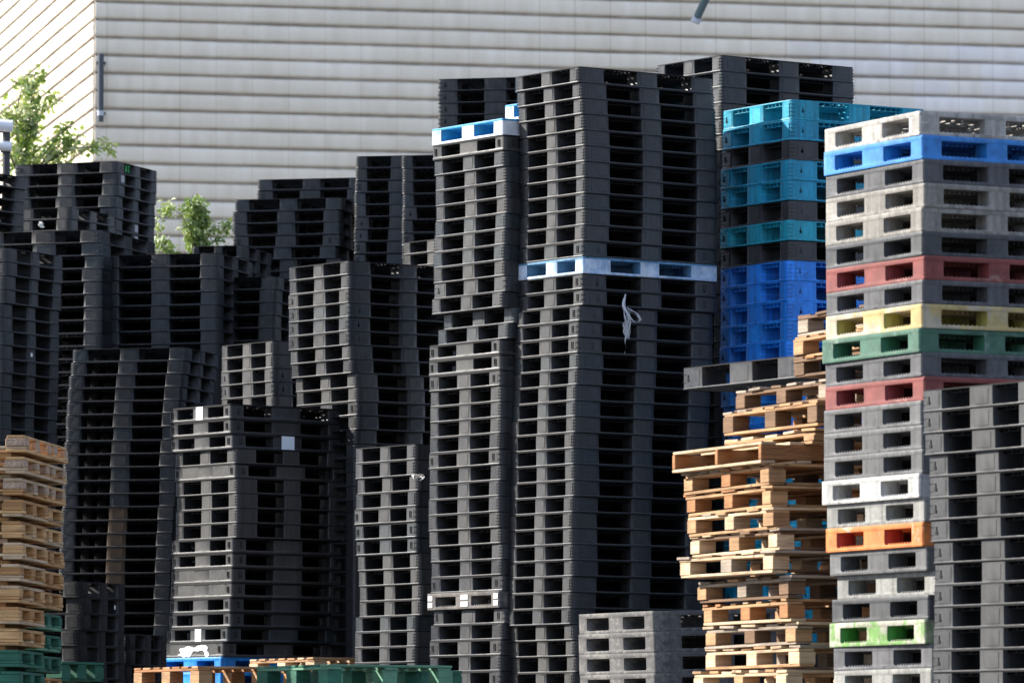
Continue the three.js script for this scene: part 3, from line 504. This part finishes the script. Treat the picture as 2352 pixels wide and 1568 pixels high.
// towers added out of view at right to darken the central one, and the
// lower pallets of all the stacks, down to the yard, out of the picture
{
  const g0 = palletGeo('A', 1, 1, 0.115), parts = [g0.top, g0.bottom, ...g0.blocks].map(g => { const c = g.clone(); c.clearGroups(); return c.index ? c.toNonIndexed() : c; });
  for (const [x, z, n, f] of [[4.9, -43.2, 36, 0.6], [4.8, -41.8, 36, 0.62], [4.7, -40.4, 37, 0.6], [4.75, -39, 34, 0.58], [4.8, -37.6, 24, 0.6], [4.8, -36.2, 22, 0.61], [6.3, -42.4, 43, 0.6], [6.2, -40.9, 42, 0.6], [6.1, -39.4, 40, 0.6], [6.2, -37.9, 30, 0.6], [6.1, -36.3, 28, 0.6]]) for (let i = 0; i < n; i++) below.push([x + 0.01 * Math.sin(i * 2.3), i * 0.118, z, f + 0.01 * Math.sin(i), 1.2, 0.118, 1.1]);
  const im = new THREE.InstancedMesh(mergeGeometries(parts), black[1][1], below.length), o = new THREE.Object3D();
  below.forEach(([x, y, z, f, L, h, W], i) => { o.position.set(x, y, z); o.rotation.y = f; o.scale.set(L, h / 0.115, W); o.updateMatrix(); im.setMatrixAt(i, o.matrix); });
  im.name = 'lower_and_added_pallets'; im.castShadow = im.receiveShadow = true; scene.add(im); tag(im, 'black plastic pallets at the foot of the towers', 'pallets', null, 'stuff');
}

// ------------------------------------------------------------------ ground
{
  const t = tex(512, 512, (u, v) => { const c = 0.09 + 0.10 * (fbm(u, v, 6, 6, 1201, 5) - 0.5) + 0.05 * (fbm(u, v, 90, 90, 1231, 2) - 0.5); return [c, c * 0.98, c * 0.95]; }, true, [120, 120]);
  const g = mesh('ground', new THREE.PlaneGeometry(1600, 1600).rotateX(-Math.PI / 2), new THREE.MeshStandardMaterial({ map: t, roughness: 0.95 }), scene); g.userData.kind = 'structure';
}
// ------------------------------------------------------------------ the corrugated building
{
  const D = 80, C = at(218, 0, D), PITCH = 0.252, rows = 68;
  const root = new THREE.Group(); root.name = 'metal_building'; root.position.set(C.x, 0, C.z); scene.add(root);
  tag(root, 'large white building clad in horizontal corrugated metal', 'building');
  const y45 = at(218, 45, D).y, phase = y45 % PITCH, len = 26, llen = 20;
  const fR = 12.9 * Math.PI / 180;
  // profile of one strip, height 0..PITCH, bulging outward between pinched grooves
  const prof = [[-0.012, 0], [-0.010, 0.05], [0.012, 0.08], [0.022, 0.13], [0.029, 0.26], [0.033, 0.45], [0.034, 0.6], [0.031, 0.78], [0.025, 0.9], [0.012, 0.955], [-0.010, 0.97], [-0.012, 1]].map(([o, t]) => [o, t * PITCH]), NP = 11;
  const strip = (L, seg, sd) => { const wy = x => 0.011 * (vnoise(x * 0.8, 0.5, 64, 64, sd) - 0.5) + 0.006 * (vnoise(x * 2.6, 0.5, 64, 64, sd + 1) - 0.5), wo = x => 0.010 * (vnoise(x * 1.7, 3.5, 64, 64, sd + 2) - 0.5);
    const P = [], UVs = [];
    for (let s = 0; s < seg; s++) for (let i = 0; i < NP; i++) {
      const x0 = L * s / seg, x1 = L * (s + 1) / seg, [o0, y0] = prof[i], [o1, y1] = prof[i + 1];
      const q = [[x0, y0, o0], [x1, y0, o0], [x1, y1, o1], [x0, y0, o0], [x1, y1, o1], [x0, y1, o1]]; q.forEach(v => { P.push(v[0], v[1] + wy(v[0]), v[2] + wo(v[0]) * v[2] / 0.03); UVs.push(v[0], v[1]); });
    }
    for (let i = 0; i < NP; i++) for (const x of [0, L]) { const [o0, y0] = prof[i], [o1, y1] = prof[i + 1]; const q = [[x, y0, -0.05], [x, y0, o0], [x, y1, o1], [x, y0, -0.05], [x, y1, o1], [x, y1, -0.05]]; q.forEach(v => { P.push(...v); UVs.push(v[0], v[1]); }); }
    const g = new THREE.BufferGeometry(); g.setAttribute('position', new THREE.BufferAttribute(new Float32Array(P), 3)); g.setAttribute('uv', new THREE.BufferAttribute(new Float32Array(UVs), 2)); g.computeVertexNormals(); return toCreasedNormals(g, 0.9);
  };
  // sheet paint: darker tone along the grooves, faint sheet joints, old streaks; one tile covers the wall length of 26 m and one strip
  const sheet = (s, fresh, grooveDark = 0.52) => { const t = tex(2048, 64, (u, v) => {
    const e = Math.min(v, 1 - v), x = u * 26, j = Math.abs(((x / 0.52 + 0.2) % 1) - 0.5) < 0.020 ? 0.11 : 0, jt = hash(Math.floor(x / 0.52 + 0.7), 3, s) - 0.5;
    const d = grooveDark * Math.exp(-((e / (grooveDark > 0.5 ? 0.12 : 0.085)) ** 2)) * (0.75 + 0.6 * fbm(u, v, 160, 2, s, 2)), st = 0.15 * (fbm(u, v, 220, 1, s + 5, 3) - 0.5) + 0.10 * (fbm(u, v, 14, 1, s + 9, 2) - 0.5);
    let f = 0; if (fresh && x > fresh[0]) f = step(fresh[0], fresh[0] + 0.02, x) * (0.5 + 0.5 * step(0.35, 0.5, hash(Math.floor(x / 0.52), 5, s)));
    const c = 0.74 + st + jt * 0.03 - j; const k = 1 - clamp(d);
    return [(c + 0.16 + f * 0.05) * (k + (1 - k) * 0.20), (c + 0.055 + f * 0.085) * (k + (1 - k) * 0.18), (c - 0.115 + f * 0.17) * (k + (1 - k) * 0.18)];
  }, true, [1 / 26, 1 / PITCH]); const m = new THREE.MeshStandardMaterial({ map: t, roughness: 0.5, metalness: 0 }); m.name = 'painted_sheet_metal'; return m; };
  const mats = [sheet(1301), sheet(1351), sheet(1401)], sideM = [sheet(1601, null, 0.97), sheet(1651, null, 0.97)];
  const freshM = { 1: sheet(1451, [10.05]), 2: sheet(1501, [10.4]), 3: sheet(1551, [10.8]), 4: sheet(1571, [10.8]), 5: sheet(1581, [10.7]) };
  const wallG = (name, ang, n) => { const w = new THREE.Group(); w.name = name; w.rotation.y = ang; root.add(w); return w; };
  const front = wallG('wall', -0 + 0.0, 0); front.rotation.y = fR;
  const gR = [strip(len, 90, 31), strip(len, 90, 47), strip(len, 90, 59)], gL = [strip(llen, 60, 67), strip(llen, 60, 79)], iy = y => Math.round((y - phase) / PITCH);
  const top = iy(at(218, 45, D).y);
  for (let i = -1; i < rows; i++) {
    const below = top - i, m = mats[(i + 3) % 3];                     // below: rows under the first joint seen
    const fm = freshM[below] ?? m;
    const s = mesh('cladding_strip', gR[(i + 6) % 3], fm, front); s.position.set(0, phase + i * PITCH, 0);
  }
  const side = wallG('wall', 0, 0); side.rotation.y = fR - Math.PI / 2;           // sunlit end wall running back from the corner
  for (let i = -1; i < rows; i++) { const s = mesh('cladding_strip', gL[(i + 4) % 2], sideM[(i + 4) % 2], side); s.position.set(-llen, phase + i * PITCH, 0); s.rotation.z = 0; }
  // the body behind the sheets
  const bm = new THREE.MeshStandardMaterial({ color: new THREE.Color().setRGB(0.4, 0.4, 0.38), roughness: 0.9 });
  const bh = phase + rows * PITCH, body = bx(len - 0.2, bh, llen - 0.2, len / 2, bh / 2, -llen / 2); const bmesh = mesh('inner_wall', finish([body]), bm, root); bmesh.rotation.y = fR;
  const rf = mesh('roof', finish([bx(len + 0.6, 0.25, llen + 0.6, len / 2, bh + 0.13, -llen / 2)]), bm, root); rf.rotation.y = fR;
  // downpipe near the corner and a pipe end at the top of the wall
  const pipeM = new THREE.MeshStandardMaterial({ color: new THREE.Color().setRGB(0.055, 0.065, 0.08), roughness: 0.4 }), bandM = new THREE.MeshStandardMaterial({ color: new THREE.Color().setRGB(0.5, 0.52, 0.55), roughness: 0.35 });
  const a = at(230, 124, D - 0.1), b = at(230, 279, D - 0.1), pp = new THREE.Group(); pp.name = 'downpipe'; pp.position.copy(b); scene.add(pp);
  const pl = a.y - b.y; mesh('pipe', new THREE.CylinderGeometry(0.042, 0.042, pl, 20).translate(0, pl / 2, 0), pipeM, pp);
  const ba = at(230, 262, D).y - b.y; mesh('band', new THREE.CylinderGeometry(0.05, 0.05, 0.07, 20).translate(0, ba, 0), bandM, pp);
  for (const y of [0.12, pl - 0.12]) mesh('bracket', finish([bx(0.13, 0.03, 0.12, 0, y, -0.05)]), pipeM, pp);
  tag(pp, 'dark downpipe length fixed beside the building corner', 'pipe');
  const q0 = at(1599, 46, 78.9), q1 = at(1634, -30, 78.7), qd = q1.clone().sub(q0), tp = new THREE.Group(); tp.name = 'drain_pipe'; tp.position.copy(q0); scene.add(tp);
  const tube = new THREE.TubeGeometry(new THREE.LineCurve3(new THREE.Vector3(), qd), 4, 0.055, 16); mesh('pipe', tube, new THREE.MeshStandardMaterial({ color: new THREE.Color().setRGB(0.10, 0.15, 0.16), roughness: 0.5 }), tp);
  mesh('pipe_end', new THREE.CylinderGeometry(0.066, 0.066, 0.08, 16).rotateZ(-Math.atan2(qd.x, qd.y)), bandM, tp);
  tag(tp, 'slanted grey-green pipe end high on the white wall', 'pipe');
}

// ------------------------------------------------------------------ trees
{
  const leafM = [[0.34, 0.46, 0.10], [0.44, 0.54, 0.14], [0.24, 0.36, 0.08], [0.56, 0.60, 0.32]].map(c => { const m = new THREE.MeshPhysicalMaterial({ color: new THREE.Color().setRGB(...c), roughness: 0.6, transmission: 0.62, thickness: 0, side: THREE.DoubleSide }); m.name = 'leaf'; return m; });
  const bark = new THREE.MeshStandardMaterial({ color: new THREE.Color().setRGB(0.10, 0.075, 0.055), roughness: 0.95 });
  function tree(label, D, foot, limbs, leafLen, density) {
    const root = new THREE.Group(); root.name = numbered('tree'); const b = at(foot, 600, D); root.position.set(b.x, 0, b.z); scene.add(root); tag(root, label, 'tree');
    const wood = [], leaves = [[], [], [], []];
    const loc = (vx, vy, dz) => at(vx, vy, D).sub(root.position).add(new THREE.Vector3(0, 0, dz));
    for (const l of limbs) {
      const pts = l.p.map(([x, y, z]) => loc(x, y, z ?? 0)); if (l.trunk) pts.unshift(new THREE.Vector3(0, 0, 0));
      const cv = new THREE.CatmullRomCurve3(pts), n = 24, rad = 8, P = [], fr = cv.computeFrenetFrames(n);
      const ring = i => { const c = cv.getPointAt(i / n), r = (l.r0 + (l.r1 - l.r0) * i / n) * 0.5; return [...Array(rad)].map((_, k) => { const a = k / rad * 2 * Math.PI; return c.clone().addScaledVector(fr.normals[i], r * Math.cos(a)).addScaledVector(fr.binormals[i], r * Math.sin(a)); }); };
      for (let i = 0; i < n; i++) { const A = ring(i), B = ring(i + 1); for (let k = 0; k < rad; k++) { const q = (k + 1) % rad; for (const v of [A[k], A[q], B[k], A[q], B[q], B[k]]) P.push(v.x, v.y, v.z); } }
      const g = new THREE.BufferGeometry(); g.setAttribute('position', new THREE.BufferAttribute(new Float32Array(P), 3)); wood.push(g);
      const m = Math.round(cv.getLength() * density * (l.k ?? 1)); const t0 = l.t0 ?? 0.1;
      for (let i = 0; i < m; i++) {                       // leafy twigs off the limb
        const t = t0 + (1 - t0) * rnd(), c = cv.getPointAt(t), out = l.w * (0.25 + 0.75 * rnd()) * (1 - 0.45 * t), dir = new THREE.Vector3(rr(-1, 1), rr(-0.6, 1), rr(-1, 1)).normalize(), e = c.clone().addScaledVector(dir, out);
        const tw = new THREE.TubeGeometry(new THREE.LineCurve3(c, e), 1, 0.004, 4).toNonIndexed(); for (const k of ['uv', 'normal']) tw.deleteAttribute(k); wood.push(tw);
        const set = pick(leaves), q = 8 + Math.floor(rnd() * 8);
        for (let s = 0; s < q; s++) {
          const o = c.clone().lerp(e, rr(0.35, 1.05)).add(new THREE.Vector3(rr(-1, 1), rr(-1, 1), rr(-1, 1)).multiplyScalar(0.06)), d = new THREE.Vector3(rr(-1, 1), rr(-1, 0.5), rr(-1, 1)).normalize(), w = new THREE.Vector3(rr(-1, 1), rr(-1, 1), rr(-1, 1)).cross(d).normalize(), nn = d.clone().cross(w), L = leafLen * rr(0.7, 1.2), Wd = L * 0.24;
          const tip = o.clone().addScaledVector(d, L).addScaledVector(nn, -L * 0.15), mid = o.clone().addScaledVector(d, L * 0.5), a = mid.clone().addScaledVector(w, Wd).addScaledVector(nn, L * 0.06), bb = mid.clone().addScaledVector(w, -Wd).addScaledVector(nn, L * 0.06);
          for (const v of [o, a, mid, a, tip, mid, tip, bb, mid, bb, o, mid]) set.push(v.x, v.y, v.z);
        }
      }
    }
    const wg = mergeGeometries(wood); wg.computeVertexNormals(); mesh('trunk', wg, bark, root);
    leaves.forEach((P, i) => { const g = new THREE.BufferGeometry(); g.setAttribute('position', new THREE.BufferAttribute(new Float32Array(P), 3)); g.computeVertexNormals(); mesh('crown', g, leafM[i], root); });
  }
  tree('leafy green tree rising behind the pallets at far left', 63, 60, [
    { p: [[58, 500, 0], [60, 330, 0.1], [72, 230, 0], [78, 170, 0]], trunk: true, r0: 0.09, r1: 0.01, w: 0.34, k: 1.5, t0: 0.62 },
    { p: [[58, 390, 0], [40, 300, 0.2], [45, 240, 0.2], [58, 190, 0.2]], r0: 0.04, r1: 0.006, w: 0.28, k: 1.2, t0: 0.1 },
    { p: [[62, 330, 0], [85, 270, -0.2], [105, 215, -0.2], [128, 215, -0.3]], r0: 0.03, r1: 0.006, w: 0.2, k: 0.9, t0: 0.2 },
    { p: [[60, 400, 0], [100, 350, -0.1], [140, 305, 0], [165, 290, 0]], r0: 0.04, r1: 0.006, w: 0.26, k: 1, t0: 0.25 },
    { p: [[60, 430, 0], [120, 370, 0.2], [190, 345, 0.3], [262, 352, 0.3]], r0: 0.04, r1: 0.006, w: 0.17, k: 1, t0: 0.35 },
    { p: [[60, 410, 0], [35, 380, 0.3], [22, 330, 0.3], [18, 250, 0.3]], r0: 0.03, r1: 0.006, w: 0.22, k: 1, t0: 0.1 },
    { p: [[60, 430, 0], [100, 380, 0.3], [140, 340, 0.3], [190, 320, 0.3]], r0: 0.03, r1: 0.006, w: 0.2, k: 0.9, t0: 0.3 }], 0.09, 16);
  tree('small bright tree growing between the shaded towers', 62, 452, [
    { p: [[452, 700, 0], [455, 590, 0], [452, 520, 0], [448, 462, 0]], trunk: true, r0: 0.05, r1: 0.006, w: 0.22, k: 1, t0: 0.9 },
    { p: [[455, 600, 0], [440, 540, 0.1], [410, 490, 0.1], [382, 478, 0.1]], r0: 0.02, r1: 0.005, w: 0.17, k: 1.1, t0: 0.4 },
    { p: [[455, 600, 0], [475, 545, -0.1], [495, 520, 0], [525, 522, 0]], r0: 0.02, r1: 0.005, w: 0.17, k: 1.2, t0: 0.2 },
    { p: [[455, 590, 0], [452, 540, -0.1], [450, 500, 0], [470, 485, 0]], r0: 0.02, r1: 0.005, w: 0.2, k: 1.2, t0: 0.1 },
    { p: [[455, 640, 0], [420, 610, 0.1], [375, 570, 0.1], [358, 515, 0.1]], r0: 0.02, r1: 0.005, w: 0.14, k: 1.1, t0: 0.45 },
    { p: [[455, 600, 0], [470, 570, 0], [490, 555, 0], [515, 555, 0]], r0: 0.02, r1: 0.005, w: 0.14, k: 1.1, t0: 0.1 }], 0.085, 15);
}
// ------------------------------------------------------------------ pole with white cameras at the left edge
{
  const D = 58.5, b = at(13, 400, D), root = new THREE.Group(); root.name = 'camera_pole'; root.position.set(b.x, 0, b.z); scene.add(root); tag(root, 'dark pole carrying white security cameras at the left edge', 'pole');
  const pm = new THREE.MeshStandardMaterial({ color: new THREE.Color().setRGB(0.035, 0.035, 0.038), roughness: 0.5 }), wm = new THREE.MeshStandardMaterial({ color: new THREE.Color().setRGB(0.8, 0.8, 0.8), roughness: 0.4 });
  const yt = at(13, 298, D).y; mesh('pole', new THREE.CylinderGeometry(0.04, 0.045, yt, 20).translate(0, yt / 2, 0), pm, root); mesh('cap', new THREE.SphereGeometry(0.043, 16, 8, 0, Math.PI * 2, 0, Math.PI / 2).translate(0, yt, 0), pm, root);
  const cam = (vy, len, r, dx) => { const y = at(13, vy, D).y; const hood = new THREE.CylinderGeometry(r, r, len, 20, 1, false, 0, Math.PI * 2).rotateZ(Math.PI / 2 - 0.08).translate(dx, y, 0.07); mesh('camera_body', hood, wm, root); mesh('arm', finish([bx(0.1, 0.025, 0.03, dx * 0.5, y - r, 0.03)]), pm, root); };
  cam(289, 0.30, 0.062, -0.08); cam(337, 0.14, 0.05, -0.01);
}
// ------------------------------------------------------------------ stickers, film and paint
function onPallet(o, name, geo, mat, face, u, y, s, eps = 0.003) { const g = onFace(geo, face, u, y, s.L / 2, s.W / 2, eps); const m = mesh(name, finish([g]), mat, o); return m; }
const flat = (w, h) => bx(w, h, 0.0015, 0, 0, 0.0008);
{
  const s = stacks.L4, blueP = new THREE.MeshStandardMaterial({ color: new THREE.Color().setRGB(0.70, 0.78, 0.84), roughness: 0.6 });
  onPallet(s.list[0], 'sticker', flat(0.095, 0.105), PAPER, 'left', 0.0, 0.062, s);
  onPallet(s.list[2], 'sticker', flat(0.13, 0.108), blueP, 'right', -0.0, 0.062, s);
  onPallet(s.list[15], 'sticker', flat(0.085, 0.1), PAPER, 'left', 0.02, 0.06, s);
  // splash of white paint
  const sh = new THREE.Shape(), out = [[-0.22, -0.03], [-0.17, -0.012], [-0.2, 0.018], [-0.13, 0.03], [-0.06, 0.042], [0, 0.026], [0.07, 0.045], [0.16, 0.046], [0.2, 0.03], [0.19, 0], [0.22, -0.03], [0.2, -0.05], [0.165, -0.042], [0.16, -0.012], [0.13, 0.004], [0.05, 0], [0.005, 0.002], [-0.02, -0.02], [-0.05, -0.046], [-0.1, -0.04], [-0.13, -0.05], [-0.17, -0.034]];
  const N = 220; for (let i = 0; i < N; i++) { const t = i / N * out.length, a = out[Math.floor(t)], b = out[(Math.floor(t) + 1) % out.length], f = t % 1, x = a[0] + (b[0] - a[0]) * f + 0.012 * (hash(i, 1, 3) - 0.5), y = a[1] + (b[1] - a[1]) * f + 0.008 * (hash(i, 2, 9) - 0.5); i ? sh.lineTo(x, y) : sh.moveTo(x, y); }
  onPallet(s.list[16], 'paint_splash', new THREE.ExtrudeGeometry(sh, { depth: 0.0015, bevelEnabled: false }), PAPER, 'left', 0.02, 0.052, s);
  { // rust-brown stain down the middle legs of the big shaded tower
    const rust = worn(wear([0.022, 0.022, 0.024], [0.085, 0.046, 0.018], 0.46, 0.58, 271, 8), 0.6);
    for (let i = 12; i < 21; i++) { const bl = stacks.S1.list[i].children.filter(c => c.name === 'block')[1]; bl.material = [rust, INNER_SHADE]; tag(bl, 'rust-stained middle leg'); }
  }
  const f = stacks.L2, fi = f.list.findIndex(o => o.userData.label.startsWith('grey-brown'));
  for (const [u, y] of [[f.W / 2 - 0.045, 0.085], [f.W / 2 - 0.045, 0.035], [-f.W / 2 + 0.05, 0.085], [-f.W / 2 + 0.05, 0.035], [0.02, 0.085], [0.02, 0.035]]) onPallet(f.list[fi], 'sticker', flat(Math.abs(u) < 0.1 ? 0.09 : 0.055, 0.036), PAPER, 'left', u, y, f);
  // green marks and paper labels on the tower by the tree
  const t5 = stacks.S5, gm = new THREE.MeshStandardMaterial({ color: new THREE.Color().setRGB(0.03, 0.42, 0.10), roughness: 0.6 });
  const letters = mergeGeometries([bx(0.018, 0.07, 0.0015, -0.05), bx(0.018, 0.07, 0.0015, -0.018), bx(0.05, 0.016, 0.0015, 0.035, 0.027), bx(0.018, 0.054, 0.0015, 0.035, -0.009)]);
  onPallet(t5.list[0], 'green_marking', letters, gm, 'right', -t5.L / 2 + 0.34, 0.07, t5, -0.03);
  for (const i of [1, 5, 6]) onPallet(t5.list[i], 'paper_label', flat(0.08, 0.07), new THREE.MeshStandardMaterial({ color: new THREE.Color().setRGB(0.35, 0.35, 0.36), roughness: 0.7 }), 'right', i === 1 ? -t5.L / 2 + 0.11 : 0.02, 0.06, t5);
  onPallet(stacks.S3.list[7], 'sticker', flat(0.03, 0.03), PAPER, 'right', 0.0, 0.06, stacks.S3); onPallet(stacks.S7.list[2], 'sticker', flat(0.05, 0.035), new THREE.MeshStandardMaterial({ color: new THREE.Color().setRGB(0.3, 0.32, 0.35), roughness: 0.7 }), 'right', 0.12, 0.06, stacks.S7);
  onPallet(stacks.L10.list[4], 'sticker', flat(0.02, 0.02), PAPER, 'right', -stacks.L10.L / 2 + 0.09, 0.085, stacks.L10); onPallet(stacks.Z1.list[1], 'sticker', flat(0.018, 0.03), PAPER, 'right', 0.15, 0.06, stacks.Z1);
}
{ // film: thin ribbons with a little thickness
  const fm = new THREE.MeshPhysicalMaterial({ color: new THREE.Color().setRGB(0.75, 0.76, 0.78), roughness: 0.45, transmission: 0.35, thickness: 0, side: THREE.DoubleSide }); fm.name = 'plastic_film';
  function ribbon(pts, w0, w1) {
    const cv = new THREE.CatmullRomCurve3(pts), n = 28, P = [], ph = rr(0, 6);
    const row = i => { const t = i / n, c = cv.getPointAt(t), w = (w0 + (w1 - w0) * t) * (0.7 + 0.5 * Math.sin(t * 9 + ph)), a = ph + t * 3; return [c.clone().add(new THREE.Vector3(Math.cos(a) * w, 0, Math.sin(a) * w * 0.6)), c.clone().add(new THREE.Vector3(-Math.cos(a) * w, 0, -Math.sin(a) * w * 0.6))]; };
    for (let i = 0; i < n; i++) { const [a, b] = row(i), [c, d] = row(i + 1); for (const v of [a, b, c, b, d, c]) P.push(v.x, v.y, v.z); }
    const g = new THREE.BufferGeometry(); g.setAttribute('position', new THREE.BufferAttribute(new Float32Array(P), 3)); return g;
  }
  const D = stacks.M.D + 0.02, o = at(1437, 676, D + 0.18), root = new THREE.Group(); root.name = 'plastic_film'; root.position.copy(o); scene.add(root); tag(root, 'torn clear plastic film hanging on the tall central tower', 'plastic film');
  const L = (x, y, dz = 0) => at(x, y, D + 0.17 + dz).sub(o), gs = [];
  for (let i = 0; i < 20; i++) gs.push(ribbon([L(1437 + rr(-1, 1), 675), L(1434 + rr(-4, 4), 700 + rr(-5, 5), -0.02), L(1440 + rr(-8, 10), 728, -0.03 - rnd() * 0.03), L(1438 + rr(-7, 12), 752 + rr(-8, 8), -0.02), L(1440 + rr(-5, 6), 772 + rr(-14, 10))], 0.002, 0.0055));
  for (let i = 0; i < 10; i++) gs.push(ribbon([L(1440, 705), L(1452 + rr(-3, 3), 714 + rr(-5, 5), -0.03), L(1466 + rr(-5, 5), 722 + rr(-6, 4), -0.05), L(1471 + rr(-3, 3), 735, -0.04), L(1462 + rr(-3, 3), 738 + rr(-4, 4)), L(1448, 734 + rr(-8, 8))], 0.003, 0.004));
  gs.push(ribbon([L(1440, 765), L(1436, 785), L(1438, 800), L(1434, 812)], 0.004, 0.002));
  const g = mergeGeometries(gs); g.computeVertexNormals(); mesh('film_strips', g, fm, root);
  const crumple = (vx, vy, D, w, h, label) => {
    const c = at(vx, vy, D), r = new THREE.Group(); r.name = numbered('film_scrap'); r.position.copy(c); scene.add(r); tag(r, label, 'plastic film');
    const k = []; for (let i = 0; i < 7; i++) { const q = () => new THREE.Vector3(rr(-w, w), rr(-h, h), rr(-0.03, 0.03)); k.push(ribbon([q(), q(), q(), q()], 0.016, 0.012)); }
    const g = mergeGeometries(k); g.computeVertexNormals(); mesh('film_fold', g, new THREE.MeshStandardMaterial({ color: new THREE.Color().setRGB(0.7, 0.68, 0.62), roughness: 0.5, side: THREE.DoubleSide }), r);
  };
  crumple(961, 1096, stacks.L3.D - 0.1, 0.045, 0.025, 'crumpled pale film on the corner of the low tower');
  crumple(93, 516, stacks.S4.D - 0.05, 0.02, 0.03, 'white film scrap lying on the pallets at left');
}
if (globalThis.LOG) for (const o of scene.children) { const l = o.userData.label; if (l && l.split(/\s+/).length > 16) console.log('LONG', l); }
renderer.render(scene, camera);
